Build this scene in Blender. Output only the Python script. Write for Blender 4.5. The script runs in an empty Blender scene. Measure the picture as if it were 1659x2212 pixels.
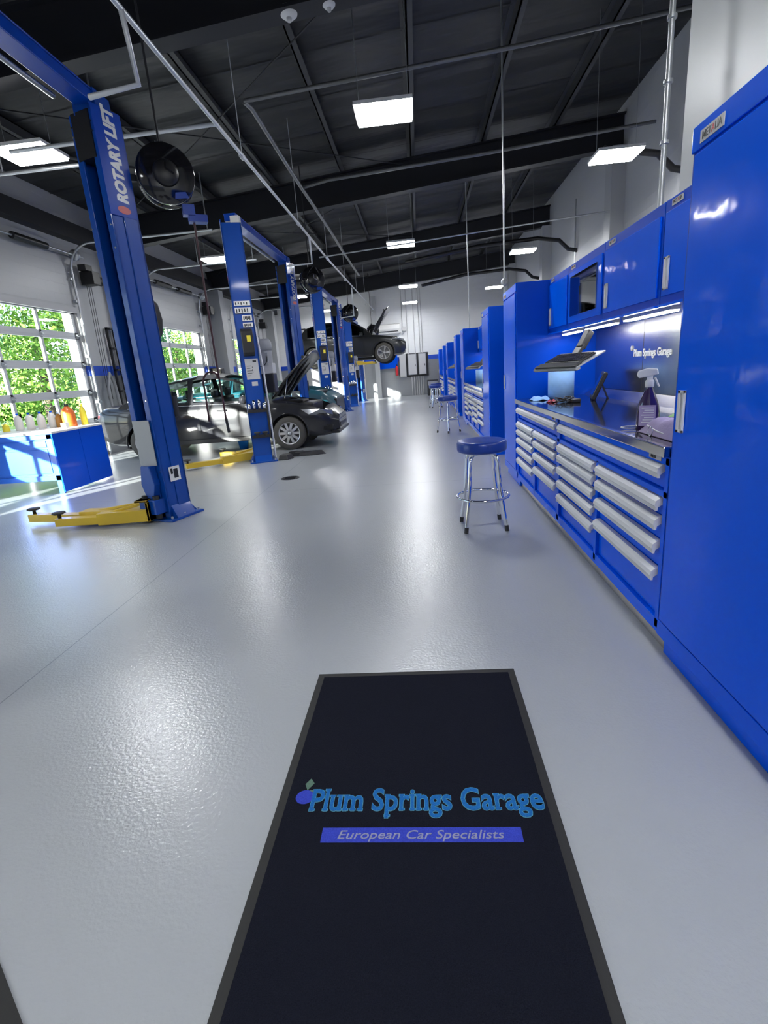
import bpy, math, random
from mathutils import Vector, Matrix
random.seed(7)
S = bpy.context.scene
COL = S.collection
PI = math.pi

# ------------------------------------------------------------------ camera, sky, sun, exposure
cam_d = bpy.data.cameras.new('camera')
cam = bpy.data.objects.new('camera', cam_d); COL.objects.link(cam)
cam_d.sensor_fit = 'VERTICAL'; cam_d.sensor_height = 24.0
cam_d.lens = 1097.0 / 2212.0 * 24.0
cam_d.clip_start = 0.02; cam_d.clip_end = 300
RX = (0.99505017, 0.06431114, -0.07575770)      # camera right in world
DN = (-0.05547604, -0.27300355, -0.96041213)    # camera down
FW = (-0.08244732, 0.95986100, -0.26808451)     # camera forward
cam.matrix_world = Matrix(((RX[0], -DN[0], -FW[0], 0), (RX[1], -DN[1], -FW[1], 0), (RX[2], -DN[2], -FW[2], 1.42), (0, 0, 0, 1)))
S.camera = cam

w = bpy.data.worlds.new('sky'); S.world = w; w.use_nodes = True
wn = w.node_tree.nodes; wl = w.node_tree.links
bg = wn['Background']
sk = wn.new('ShaderNodeTexSky'); sk.sky_type = 'NISHITA'; sk.sun_disc = False
sk.sun_elevation = math.radians(32); sk.sun_rotation = math.radians(200); sk.air_density = 1.0; sk.dust_density = 1.0
wl.new(sk.outputs[0], bg.inputs[0]); bg.inputs[1].default_value = 0.55

SUN_AZ, SUN_EL = 63.5, 11.4
sd = bpy.data.lights.new('sun', 'SUN'); sd.energy = 34.0; sd.angle = math.radians(0.6); sd.color = (1.0, 0.97, 0.92)
sun = bpy.data.objects.new('sun', sd); COL.objects.link(sun); sun.location = (-20, -20, 12)
a, e = math.radians(SUN_AZ), math.radians(SUN_EL)
sun.rotation_euler = Vector((math.cos(a)*math.cos(e), math.sin(a)*math.cos(e), -math.sin(e))).to_track_quat('-Z', 'Y').to_euler()

LAMP = 58.0        # strength of the high bay fixtures' diffusers
S.view_settings.view_transform = 'Standard'; S.view_settings.look = 'None'
S.view_settings.exposure = 0.46; S.view_settings.gamma = 1.0; S.view_settings.use_curve_mapping = False

# ------------------------------------------------------------------ materials
MATS = {}
def mat(name, col=(.5,.5,.5), rough=.5, metal=0.0, coat=0.0, emit=None, estr=0.0, bump=None, trans=0.0, spec=0.5, vary=0.0, vscale=3.0):
    if name in MATS: return MATS[name]
    m = bpy.data.materials.new(name); m.use_nodes = True
    nt = m.node_tree; n = nt.nodes; l = nt.links; b = n['Principled BSDF']
    b.inputs['Base Color'].default_value = (*col, 1); b.inputs['Roughness'].default_value = rough
    b.inputs['Metallic'].default_value = metal; b.inputs['Coat Weight'].default_value = coat
    b.inputs['Coat Roughness'].default_value = 0.06; b.inputs['Specular IOR Level'].default_value = spec
    b.inputs['Transmission Weight'].default_value = trans
    if emit: b.inputs['Emission Color'].default_value = (*emit, 1); b.inputs['Emission Strength'].default_value = estr
    tc = n.new('ShaderNodeTexCoord')
    if vary > 0:
        nz = n.new('ShaderNodeTexNoise'); nz.inputs['Scale'].default_value = vscale; nz.inputs['Detail'].default_value = 5
        l.new(tc.outputs['Object'], nz.inputs['Vector'])
        mx = n.new('ShaderNodeMix'); mx.data_type = 'RGBA'
        mx.inputs['A'].default_value = (*[c*(1-vary) for c in col], 1); mx.inputs['B'].default_value = (*[min(1, c*(1+vary)) for c in col], 1)
        l.new(nz.outputs['Fac'], mx.inputs['Factor']); l.new(mx.outputs['Result'], b.inputs['Base Color'])
    if bump:
        sc, st, dist = bump
        nb = n.new('ShaderNodeTexNoise'); nb.inputs['Scale'].default_value = sc; nb.inputs['Detail'].default_value = 2
        bp = n.new('ShaderNodeBump'); bp.inputs['Strength'].default_value = st; bp.inputs['Distance'].default_value = dist
        l.new(tc.outputs['Object'], nb.inputs['Vector']); l.new(nb.outputs['Fac'], bp.inputs['Height']); l.new(bp.outputs[0], b.inputs['Normal'])
        if coat > 0: l.new(bp.outputs[0], b.inputs['Coat Normal'])
    MATS[name] = m
    return m

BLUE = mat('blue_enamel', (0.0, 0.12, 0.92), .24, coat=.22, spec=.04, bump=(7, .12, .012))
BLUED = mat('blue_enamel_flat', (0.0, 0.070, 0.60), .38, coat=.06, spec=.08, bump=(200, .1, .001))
LIFTB = mat('lift_blue', (0.002, 0.055, 0.32), .32, coat=.2, spec=.25, vary=.15, vscale=2)
LIFTB2 = mat('lift_blue_plate', (0.0, 0.05, 0.38), .28, coat=.2, spec=.25)
YEL = mat('yellow_paint', (0.62, 0.42, 0.03), .42, coat=.2, vary=.12)
STEEL = mat('stainless', (0.62, 0.61, 0.59), .25, metal=1.0, vary=.06, vscale=12, bump=(3, .15, .01))
CHROME = mat('chrome', (0.82, 0.83, 0.86), .06, metal=1.0)
ALU = mat('aluminium_handle', (0.66, 0.66, 0.69), .4)
EDGE = mat('polished_steel_edge', (0.68, 0.66, 0.63), .13, metal=1.0)
COND = mat('conduit_grey', (0.16, 0.165, 0.17), .4, metal=.5)
GALV = mat('galvanised', (0.50, 0.52, 0.54), .38, metal=.8, vary=.15, vscale=8)
PIPEW = mat('white_pipe', (0.62, 0.64, 0.66), .35, metal=.3)
BLACK = mat('black_plastic', (0.012, 0.012, 0.014), .4)
BLACKG = mat('black_gloss', (0.008, 0.008, 0.01), .12, coat=.6)
RUBBER = mat('rubber', (0.03, 0.03, 0.032), .65)
TYRE = mat('tyre', (0.06, 0.056, 0.05), .7, vary=.2)
DKSTEEL = mat('dark_steel', (0.02, 0.021, 0.025), .6)
PURLIN = mat('purlin_grey', (0.045, 0.047, 0.05), .6)
BEAM = mat('beam_black', (0.0045, 0.0055, 0.010), .55)
WHITE = mat('white_enamel', (0.72, 0.72, 0.71), .4)
DOORW = mat('door_white', (0.62, 0.63, 0.65), .4)
GREY = mat('grey_enamel', (0.30, 0.31, 0.33), .45)
LGREY = mat('light_grey', (0.5, 0.5, 0.51), .45)
PAPER = mat('paper', (0.78, 0.78, 0.76), .7)
LBLUE = mat('blue_paper', (0.28, 0.50, 0.86), .85, vary=.1, vscale=30)
RED = mat('red_enamel', (0.5, 0.01, 0.02), .35)
YELP = mat('yellow_plastic', (0.85, 0.72, 0.05), .4)
ORNG = mat('orange_plastic', (0.70, 0.14, 0.02), .35)
VINYL = mat('blue_vinyl', (0.003, 0.035, 0.27), .33, coat=.1, bump=(60, .2, .002))
PURPLE = mat('purple_liquid', (0.03, 0.012, 0.07), .08, coat=.8)
LILAC = mat('lilac_cloth', (0.40, 0.33, 0.52), .8, bump=(90, .5, .002))
GREEN = mat('green_card', (0.10, 0.26, 0.06), .6)
LAMPM = mat('lamp_diffuser', (0.9, 0.9, 0.9), .5, emit=(0.96, 0.98, 1.0), estr=LAMP)
STRIP = mat('strip_light', (0.9, 0.9, 0.9), .5, emit=(0.97, 0.98, 1.0), estr=22)
HOSE = mat('hose_maroon', (0.05, 0.012, 0.02), .5)
SCREEN = mat('screen_glass', (0.02, 0.03, 0.04), .08, coat=1)
MIRROR = mat('dark_mirror', (0.35, 0.36, 0.38), .03, metal=1.0)
TEAL = mat('teal_paint', (0.012, 0.075, 0.105), .32, coat=.4)
CARDK = mat('dark_grey_car_paint', (0.016, 0.0165, 0.020), .3, coat=.55, spec=.2)
SUVDK = mat('charcoal_car_paint', (0.022, 0.024, 0.025), .3, metal=.3, coat=.8)
TRIM = mat('car_trim', (0.01, 0.01, 0.011), .45)
RIM = mat('alloy_rim', (0.62, 0.62, 0.63), .3, metal=.6)
RIMD = mat('dark_alloy', (0.20, 0.20, 0.205), .35, metal=.4)
LAMPG = mat('headlamp_glass', (0.25, 0.26, 0.28), .08, coat=1, metal=.5)
REDL = mat('tail_lamp', (0.30, 0.01, 0.01), .15, coat=1)
BARK = mat('bark', (0.10, 0.07, 0.05), .9)
def glass(name, tint, alpha):
    m = bpy.data.materials.new(name); m.use_nodes = True
    n = m.node_tree.nodes; l = m.node_tree.links; n.remove(n['Principled BSDF'])
    out = n['Material Output']; t = n.new('ShaderNodeBsdfTransparent'); g = n.new('ShaderNodeBsdfGlossy'); mx = n.new('ShaderNodeMixShader')
    t.inputs[0].default_value = (*tint, 1); g.inputs['Roughness'].default_value = .03
    fr = n.new('ShaderNodeFresnel'); fr.inputs[0].default_value = 1.45
    ma = n.new('ShaderNodeMath'); ma.operation = 'MULTIPLY'; ma.inputs[1].default_value = alpha
    ge = n.new('ShaderNodeNewGeometry'); iv = n.new('ShaderNodeMath'); iv.operation = 'SUBTRACT'; iv.inputs[0].default_value = 1.0; l.new(ge.outputs['Backfacing'], iv.inputs[1])
    mb_ = n.new('ShaderNodeMath'); mb_.operation = 'MULTIPLY'; l.new(fr.outputs[0], ma.inputs[0]); l.new(ma.outputs[0], mb_.inputs[0]); l.new(iv.outputs[0], mb_.inputs[1])
    l.new(mb_.outputs[0], mx.inputs[0]); l.new(t.outputs[0], mx.inputs[1]); l.new(g.outputs[0], mx.inputs[2]); l.new(mx.outputs[0], out.inputs[0])
    return m
GLASS = glass('pane_glass', (0.92, 0.95, 0.94), 1.0)
CARGL = glass('car_glass', (0.76, 0.86, 0.83), 1.3)
CARGLD = glass('dark_car_glass', (0.06, 0.07, 0.07), 1.2)

def leafmat(name, c1, c2):
    m = mat(name, c1, .6, spec=.2); n = m.node_tree.nodes; l = m.node_tree.links; b = n['Principled BSDF']
    oi = n.new('ShaderNodeTexCoord'); nz = n.new('ShaderNodeTexNoise'); nz.inputs['Scale'].default_value = 1.6; nz.inputs['Detail'].default_value = 6
    l.new(oi.outputs['Object'], nz.inputs['Vector'])
    cr = n.new('ShaderNodeValToRGB'); cr.color_ramp.elements[0].position = .35; cr.color_ramp.elements[1].position = .65
    cr.color_ramp.elements[0].color = (*c1, 1); cr.color_ramp.elements[1].color = (*c2, 1)
    l.new(nz.outputs['Fac'], cr.inputs[0]); l.new(cr.outputs[0], b.inputs['Base Color'])
    return m
LEAFA = leafmat('leaf_green', (0.06, 0.18, 0.03), (0.30, 0.50, 0.08))
LEAFB = leafmat('leaf_dark', (0.03, 0.10, 0.05), (0.10, 0.26, 0.09))

def wall_mat(name, axis, white=(0.47, 0.475, 0.485), stripe=True, brick=True):
    m = bpy.data.materials.new(name); m.use_nodes = True
    n = m.node_tree.nodes; l = m.node_tree.links; b = n['Principled BSDF']
    tc = n.new('ShaderNodeTexCoord'); sp = n.new('ShaderNodeSeparateXYZ'); l.new(tc.outputs['Object'], sp.inputs[0])
    cur = None
    if stripe:
        gt1 = n.new('ShaderNodeMath'); gt1.operation = 'GREATER_THAN'; gt1.inputs[1].default_value = 2.02
        gt2 = n.new('ShaderNodeMath'); gt2.operation = 'GREATER_THAN'; gt2.inputs[1].default_value = 1.80
        l.new(sp.outputs['Z'], gt1.inputs[0]); l.new(sp.outputs['Z'], gt2.inputs[0])
        m1 = n.new('ShaderNodeMix'); m1.data_type = 'RGBA'; m1.inputs['A'].default_value = (0.25, 0.26, 0.28, 1); m1.inputs['B'].default_value = (0.01, 0.07, 0.5, 1)
        m2 = n.new('ShaderNodeMix'); m2.data_type = 'RGBA'; m2.inputs['B'].default_value = (*white, 1)
        l.new(gt2.outputs[0], m1.inputs['Factor']); l.new(m1.outputs['Result'], m2.inputs['A']); l.new(gt1.outputs[0], m2.inputs['Factor'])
        l.new(m2.outputs['Result'], b.inputs['Base Color'])
    else:
        b.inputs['Base Color'].default_value = (*white, 1)
    b.inputs['Roughness'].default_value = .38
    cb = n.new('ShaderNodeCombineXYZ'); l.new(sp.outputs[axis], cb.inputs[0]); l.new(sp.outputs['Z'], cb.inputs[1])
    if brick:
        br = n.new('ShaderNodeTexBrick'); br.inputs['Scale'].default_value = 1.0; br.inputs['Brick Width'].default_value = .41; br.inputs['Row Height'].default_value = .205
        br.inputs['Mortar Size'].default_value = .006; br.inputs['Color1'].default_value = (1,1,1,1); br.inputs['Color2'].default_value = (1,1,1,1); br.inputs['Mortar'].default_value = (0,0,0,1)
        l.new(cb.outputs[0], br.inputs['Vector'])
        bp = n.new('ShaderNodeBump'); bp.inputs['Strength'].default_value = .5; bp.inputs['Distance'].default_value = .01
        l.new(br.outputs['Color'], bp.inputs['Height']); l.new(bp.outputs[0], b.inputs['Normal'])
    return m
WALL_Y = wall_mat('painted_block_side', 'Y'); WALL_X = wall_mat('painted_block_end', 'X', (0.74, 0.75, 0.76))
WALL_R = wall_mat('painted_wall_right', 'Y', (0.50, 0.51, 0.52), stripe=False, brick=True)
WALL_P = wall_mat('painted_partition', 'Y', (0.62, 0.63, 0.61), stripe=False, brick=False)

def floor_mat():
    m = bpy.data.materials.new('epoxy_floor'); m.use_nodes = True
    n = m.node_tree.nodes; l = m.node_tree.links; b = n['Principled BSDF']
    tc = n.new('ShaderNodeTexCoord'); sp = n.new('ShaderNodeSeparateXYZ'); l.new(tc.outputs['Object'], sp.inputs[0])
    nz = n.new('ShaderNodeTexNoise'); nz.inputs['Scale'].default_value = .8; nz.inputs['Detail'].default_value = 6; l.new(tc.outputs['Object'], nz.inputs['Vector'])
    mx = n.new('ShaderNodeMix'); mx.data_type = 'RGBA'; mx.inputs['A'].default_value = (0.355, 0.373, 0.388, 1); mx.inputs['B'].default_value = (0.415, 0.433, 0.448, 1)
    l.new(nz.outputs['Fac'], mx.inputs['Factor'])
    # saw-cut joints at x = -2.12 and every 6.5 m along y
    def line(sock, off, period, wd):
        a = n.new('ShaderNodeMath'); a.operation = 'ADD'; a.inputs[1].default_value = off; l.new(sock, a.inputs[0])
        p = n.new('ShaderNodeMath'); p.operation = 'PINGPONG'; p.inputs[1].default_value = period/2; l.new(a.outputs[0], p.inputs[0])
        c = n.new('ShaderNodeMath'); c.operation = 'LESS_THAN'; c.inputs[1].default_value = wd; l.new(p.outputs[0], c.inputs[0])
        return c.outputs[0]
    j1 = line(sp.outputs['X'], 2.12, 6.0, .004); j2 = line(sp.outputs['Y'], -6.6+13, 6.4, .004)
    mxx = n.new('ShaderNodeMath'); mxx.operation = 'MAXIMUM'; l.new(j1, mxx.inputs[0]); l.new(j2, mxx.inputs[1])
    m2 = n.new('ShaderNodeMix'); m2.data_type = 'RGBA'; m2.inputs['B'].default_value = (0.22, 0.235, 0.26, 1)
    l.new(mx.outputs['Result'], m2.inputs['A']); l.new(mxx.outputs[0], m2.inputs['Factor']); l.new(m2.outputs['Result'], b.inputs['Base Color'])
    b.inputs['Roughness'].default_value = .30; b.inputs['Specular IOR Level'].default_value = .5
    b.inputs['Coat Weight'].default_value = .42; b.inputs['Coat Roughness'].default_value = .09
    nb = n.new('ShaderNodeTexNoise'); nb.inputs['Scale'].default_value = 70; nb.inputs['Detail'].default_value = 3; l.new(tc.outputs['Object'], nb.inputs['Vector'])
    n2 = n.new('ShaderNodeTexNoise'); n2.inputs['Scale'].default_value = 2.2; l.new(tc.outputs['Object'], n2.inputs['Vector'])
    b1 = n.new('ShaderNodeBump'); b1.inputs['Strength'].default_value = .6; b1.inputs['Distance'].default_value = .003; l.new(nb.outputs['Fac'], b1.inputs['Height'])
    b2 = n.new('ShaderNodeBump'); b2.inputs['Strength'].default_value = .2; b2.inputs['Distance'].default_value = .01; l.new(n2.outputs['Fac'], b2.inputs['Height']); l.new(b1.outputs[0], b2.inputs['Normal'])
    l.new(b2.outputs[0], b.inputs['Normal']); l.new(b2.outputs[0], b.inputs['Coat Normal'])
    return m
FLOOR = floor_mat()

def ceil_mat():
    m = mat('insulation_black', (0.020, 0.021, 0.023), .55); n = m.node_tree.nodes; l = m.node_tree.links; b = n['Principled BSDF']
    tc = n.new('ShaderNodeTexCoord'); mp = n.new('ShaderNodeMapping'); mp.inputs['Scale'].default_value = (.35, 1.1, 1); l.new(tc.outputs['Object'], mp.inputs[0])
    nz = n.new('ShaderNodeTexNoise'); nz.inputs['Scale'].default_value = 1.6; nz.inputs['Detail'].default_value = 3; l.new(mp.outputs[0], nz.inputs['Vector'])
    wv = n.new('ShaderNodeTexWave'); wv.bands_direction = 'Y'; wv.inputs['Scale'].default_value = .26; wv.inputs['Distortion'].default_value = .5; l.new(tc.outputs['Object'], wv.inputs['Vector'])
    ad = n.new('ShaderNodeMath'); ad.operation = 'ADD'; l.new(nz.outputs['Fac'], ad.inputs[0]); l.new(wv.outputs['Fac'], ad.inputs[1])
    bp = n.new('ShaderNodeBump'); bp.inputs['Strength'].default_value = .8; bp.inputs['Distance'].default_value = .12; l.new(ad.outputs[0], bp.inputs['Height']); l.new(bp.outputs[0], b.inputs['Normal'])
    return m
CEIL = ceil_mat()
MATBLK = mat('mat_carpet', (0.010, 0.011, 0.019), .95, bump=(420, 1.0, .004), vary=.5, vscale=300, spec=.1)
MATRUB = mat('mat_rubber_border', (0.018, 0.018, 0.017), .7, bump=(200, .3, .001))
LOGOB = mat('logo_blue', (0.015, 0.13, 0.38), .95, vary=.55, vscale=260, spec=.1)
LOGOO = mat('logo_outline', (0.10, 0.30, 0.42), .95, vary=.6, vscale=260, spec=.1)
LOGOP = mat('logo_purple_blue', (0.04, 0.06, 0.42), .95, vary=.45, vscale=260, spec=.1)
LOGOW = mat('logo_grey', (0.27, 0.28, 0.40), .95, vary=.5, vscale=260, spec=.1)
LOGOG = mat('logo_green', (0.10, 0.17, 0.13), .95, vary=.5, vscale=260, spec=.1)
ASPH = mat('pale_asphalt', (0.42, 0.41, 0.39), .9, vary=.2, vscale=.5)

# ------------------------------------------------------------------ mesh builder
class MB:
    def __init__(s, o=(0,0,0)): s.v=[]; s.f=[]; s.sm=[]; s.o=Vector(o); s.M=None
    def add(s, vs, fs, smooth=False):
        k=len(s.v)
        for p in vs:
            p=Vector(p)
            if s.M is not None: p=s.M@p
            s.v.append(p-s.o)
        for f in fs: s.f.append([i+k for i in f]); s.sm.append(smooth)
        return s
    def box(s, a, b):
        x0,y0,z0=[min(a[i],b[i]) for i in range(3)]; x1,y1,z1=[max(a[i],b[i]) for i in range(3)]
        return s.add([(x0,y0,z0),(x1,y0,z0),(x1,y1,z0),(x0,y1,z0),(x0,y0,z1),(x1,y0,z1),(x1,y1,z1),(x0,y1,z1)],
              [(0,3,2,1),(4,5,6,7),(0,1,5,4),(1,2,6,5),(2,3,7,6),(3,0,4,7)])
    def beam(s, p, q, wd, h=None, up=(0,0,1)):
        h=h or wd; p=Vector(p); q=Vector(q); d=(q-p).normalized(); u=Vector(up)
        if abs(d.dot(u))>.98: u=Vector((1,0,0))
        r=d.cross(u).normalized(); u=r.cross(d).normalized(); r=r*wd/2; u=u*h/2
        vs=[p-r-u,p+r-u,p+r+u,p-r+u,q-r-u,q+r-u,q+r+u,q-r+u]
        return s.add(vs,[(0,1,2,3),(7,6,5,4),(0,4,5,1),(1,5,6,2),(2,6,7,3),(3,7,4,0)])
    def tube(s, pts, r, n=10, caps=True, radii=None):
        pts=[Vector(p) for p in pts]; rings=[]; prev=None
        for i,p in enumerate(pts):
            d=(pts[min(i+1,len(pts)-1)]-pts[max(i-1,0)]).normalized()
            if prev is None:
                u=Vector((0,0,1)) if abs(d.z)<.9 else Vector((1,0,0))
            else: u=prev
            r1=d.cross(u)
            if r1.length<1e-5: r1=d.orthogonal()
            r1.normalize(); u=r1.cross(d).normalized(); prev=u
            rr=radii[i] if radii else r
            rings.append([p+(r1*math.cos(2*PI*k/n)+u*math.sin(2*PI*k/n))*rr for k in range(n)])
        vs=[v for R in rings for v in R]; fs=[]
        for i in range(len(rings)-1):
            for k in range(n): fs.append((i*n+k,i*n+(k+1)%n,(i+1)*n+(k+1)%n,(i+1)*n+k))
        s.add(vs,fs,True)
        if caps:
            s.add(rings[0],[tuple(range(n))[::-1]]); s.add(rings[-1],[tuple(range(n))])
        return s
    def lathe(s, prof, c=(0,0,0), axis='Z', n=28):
        vs=[]; fs=[]; m=len(prof)
        for k in range(n):
            a=2*PI*k/n
            for r,h in prof:
                if axis=='Z': p=(r*math.cos(a),r*math.sin(a),h)
                elif axis=='Y': p=(r*math.cos(a),h,r*math.sin(a))
                else: p=(h,r*math.cos(a),r*math.sin(a))
                vs.append((p[0]+c[0],p[1]+c[1],p[2]+c[2]))
        for k in range(n):
            for i in range(m-1):
                a0=k*m+i; b0=((k+1)%n)*m+i
                f=(a0,b0,b0+1,a0+1)
                fs.append(f if axis!='Y' else f[::-1])
        return s.add(vs,fs,True)
    def prism(s, poly, a, b, axis='Y'):
        n=len(poly)
        def P(u,v,h): return {'Y':(u,h,v),'X':(h,u,v),'Z':(u,v,h)}[axis]
        vs=[P(u,v,a) for u,v in poly]+[P(u,v,b) for u,v in poly]
        fs=[tuple(range(n)),tuple(range(n,2*n))[::-1]]+[(i,n+i,n+(i+1)%n,(i+1)%n) for i in range(n)]
        return s.add(vs,fs)
    def quad(s,*p): return s.add(p,[tuple(range(len(p)))])
    def build(s, name, m, parent=None, bevel=0, kind=None, smooth_angle=None):
        me=bpy.data.meshes.new(name); me.from_pydata([tuple(p) for p in s.v],[],s.f)
        me.polygons.foreach_set('use_smooth',s.sm); me.materials.append(m); me.update()
        o=bpy.data.objects.new(name,me); COL.objects.link(o)
        import bmesh
        bm=bmesh.new(); bm.from_mesh(me); bmesh.ops.recalc_face_normals(bm,faces=bm.faces); bm.to_mesh(me); bm.free()
        if parent: o.parent=parent
        else: o.location=s.o
        if bevel:
            bv=o.modifiers.new('bevel','BEVEL'); bv.width=bevel; bv.segments=2; bv.limit_method='ANGLE'
        if kind: o['kind']=kind
        return o
def tag(o,label,cat,group=None):
    o['label']=label; o['category']=cat
    if group: o['group']=group
    return o
def thing(name,loc,label,cat,group=None,rz=0.0):
    o=bpy.data.objects.new(name,None); COL.objects.link(o); o.location=loc; o.rotation_euler=(0,0,rz); o.empty_display_size=.1
    return tag(o,label,cat,group)
def copy_tree(o,parent=None,loc=None,label=None,rz=None,skip=()):
    c=o.copy(); COL.objects.link(c)
    if parent is not None: c.parent=parent
    if loc is not None: c.location=loc
    if rz is not None: c.rotation_euler=(0,0,rz)
    if label: c['label']=label
    for ch in o.children:
        if ch.name.split('.')[0] in skip: continue
        copy_tree(ch,c)
    return c
def text_mb(txt,size,M,extrude=.002,offset=0.0,align='LEFT',shear=0.0,spacing=1.0,o=(0,0,0)):
    cu=bpy.data.curves.new('lettering_source','FONT'); cu.body=txt; cu.size=size; cu.extrude=extrude; cu.offset=offset; cu.align_x=align; cu.shear=shear; cu.space_character=spacing
    cu.resolution_u=3
    ob=bpy.data.objects.new('lettering_source',cu); COL.objects.link(ob)
    dg=bpy.context.evaluated_depsgraph_get(); me=bpy.data.meshes.new_from_object(ob.evaluated_get(dg))
    mb=MB(o); mb.add([M@v.co for v in me.vertices],[tuple(p.vertices) for p in me.polygons])
    bpy.data.objects.remove(ob); bpy.data.curves.remove(cu); bpy.data.meshes.remove(me)
    return mb
def arc(c,r,a0,a1,n,ax='XZ'):
    out=[]
    for i in range(n+1):
        a=math.radians(a0+(a1-a0)*i/n); u,v=r*math.cos(a),r*math.sin(a)
        out.append({'XZ':(c[0]+u,c[1],c[2]+v),'YZ':(c[0],c[1]+u,c[2]+v),'XY':(c[0]+u,c[1]+v,c[2])}[ax])
    return out

# ------------------------------------------------------------------ setting
XL, XR, YF, YB = -7.4, 4.7, 28.0, -4.5
def zb(x): return 5.26+.085*x        # underside of the roof frames
MB().box((XL-.25,YB,-.12),(XR+.2,YF+.2,0)).build('floor',FLOOR,kind='structure')
DOORS=[(1.35,4.85),(7.93,11.45),(14.6,18.1),(21.2,24.7)]; DTOP=3.2
m=MB(); ys=YB
for y0,y1 in DOORS:
    m.box((XL-.34,ys,0),(XL,y0,5.6)); m.box((XL-.34,y0,DTOP),(XL,y1,5.6)); ys=y1
m.box((XL-.34,ys,0),(XL,YF,5.6)); m.build('wall_left',WALL_Y,kind='structure')
MB().box((XL-.2,YF,0),(XR+.2,YF+.2,6.6)).build('wall_back',WALL_X,kind='structure')
MB().box((XR,4.32,0),(XR+.2,YF,6.7)).build('wall_right',WALL_R,kind='structure')
m=MB(); m.box((1.96,YB,0),(2.12,4.32,6.3)); m.box((2.12,4.2,0),(XR+.2,4.32,6.6)); m.build('wall_office',WALL_P,kind='structure')
MB().box((XL-.2,YB-.2,0),(2.12,YB,6.4)).build('wall_front',WALL_X,kind='structure')
# roof deck (tilted slab)
m=MB(); za,zc=zb(XL-.3)+.85,zb(XR+.3)+.85
m.add([(XL-.3,YB-.2,za),(XR+.3,YB-.2,zc),(XR+.3,YF+.2,zc),(XL-.3,YF+.2,za),(XL-.3,YB-.2,za+.1),(XR+.3,YB-.2,zc+.1),(XR+.3,YF+.2,zc+.1),(XL-.3,YF+.2,za+.1)],
      [(0,3,2,1),(4,5,6,7),(0,1,5,4),(1,2,6,5),(2,3,7,6),(3,0,4,7)])
m.build('ceiling',CEIL,kind='structure')
# rigid frames: tapered I-beams across the building
for i,y in enumerate((.2,6.62,13.05,19.45,25.9)):
    m=MB(); x0,x1=XL+.02,(XR-.02 if y>4.4 else 1.9)
    for (dz0,dz1,hw) in ((0,.03,.13),(.03,.6,.03),(.6,.63,.13)):
        m.add([(x0,y-hw,zb(x0)+dz0),(x1,y-hw,zb(x1)+dz0),(x1,y+hw,zb(x1)+dz0),(x0,y+hw,zb(x0)+dz0),(x0,y-hw,zb(x0)+dz1),(x1,y-hw,zb(x1)+dz1),(x1,y+hw,zb(x1)+dz1),(x0,y+hw,zb(x0)+dz1)],
          [(0,3,2,1),(4,5,6,7),(0,1,5,4),(1,2,6,5),(2,3,7,6),(3,0,4,7)])
    m.build('trim_%d'%(i+1),BEAM,kind='structure')
# purlins along the building
for i,x in enumerate((-6.1,-4.6,-3.05,-1.48,.1,1.66,3.2)):
    z=zb(x)+.64; m=MB(); m.box((x-.012,YB,z),(x+.012,YF,z+.2)); m.box((x-.012,YB,z),(x+.085,YF,z+.015)); m.box((x-.085,YB,z+.185),(x+.012,YF,z+.2))
    m.build('trim_%d'%(i+6),PURLIN,kind='structure')
# eave strut and wall columns
MB().box((XL,YB,4.62),(XL+.22,YF,4.95)).build('trim_13',BEAM,kind='structure')
PIL=mat('pilaster_paint',(0.42,0.43,0.44),.45)
k=14
for y in (6.62,13.05,19.45,26.4):
    MB().box((XL,y-.22,0),(XL+.42,y+.22,4.64)).build('trim_%d'%k,PIL,kind='structure'); k+=1
for y in (6.62,13.05,19.45,25.9):
    MB().box((XR-.3,y-.2,0),(XR,y+.2,5.66)).build('trim_%d'%k,PIL,kind='structure'); k+=1
MB().box((-2.25,YF-.25,0),(-2.0,YF,5.08)).build('trim_%d'%k,PIL,kind='structure'); k+=1
# bracing rods under the roof
for (y0,y1) in ((6.62,13.05),(13.05,19.45)):
    m=MB(); m.tube([(-7.0,y0,zb(-7)+.5),(.1,y1,zb(.1)+.5)],.011,6); m.tube([(-7,y1,zb(-7)+.5),(.1,y0,zb(.1)+.5)],.011,6)
    m.build('trim_%d'%k,DKSTEEL,kind='structure'); k+=1
# insulation straps
m=MB()
y=YB+.6
while y<YF:
    for x0 in (XL,):
        m.add([(XL,y,zb(XL)+.83),(XR,y,zb(XR)+.83),(XR,y+.03,zb(XR)+.83),(XL,y+.03,zb(XL)+.83)],[(0,1,2,3)])
    y+=1.28
m.build('trim_%d'%k,DKSTEEL,kind='structure'); k+=1
# outside
MB().box((-70,-30,-.2),(XL-.25,110,-.05)).build('ground',ASPH,kind='structure')
m=MB()
m.box((-70,YF+.2,-.2),(40,110,-.05)); m.build('ground',ASPH,kind='structure')

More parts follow.
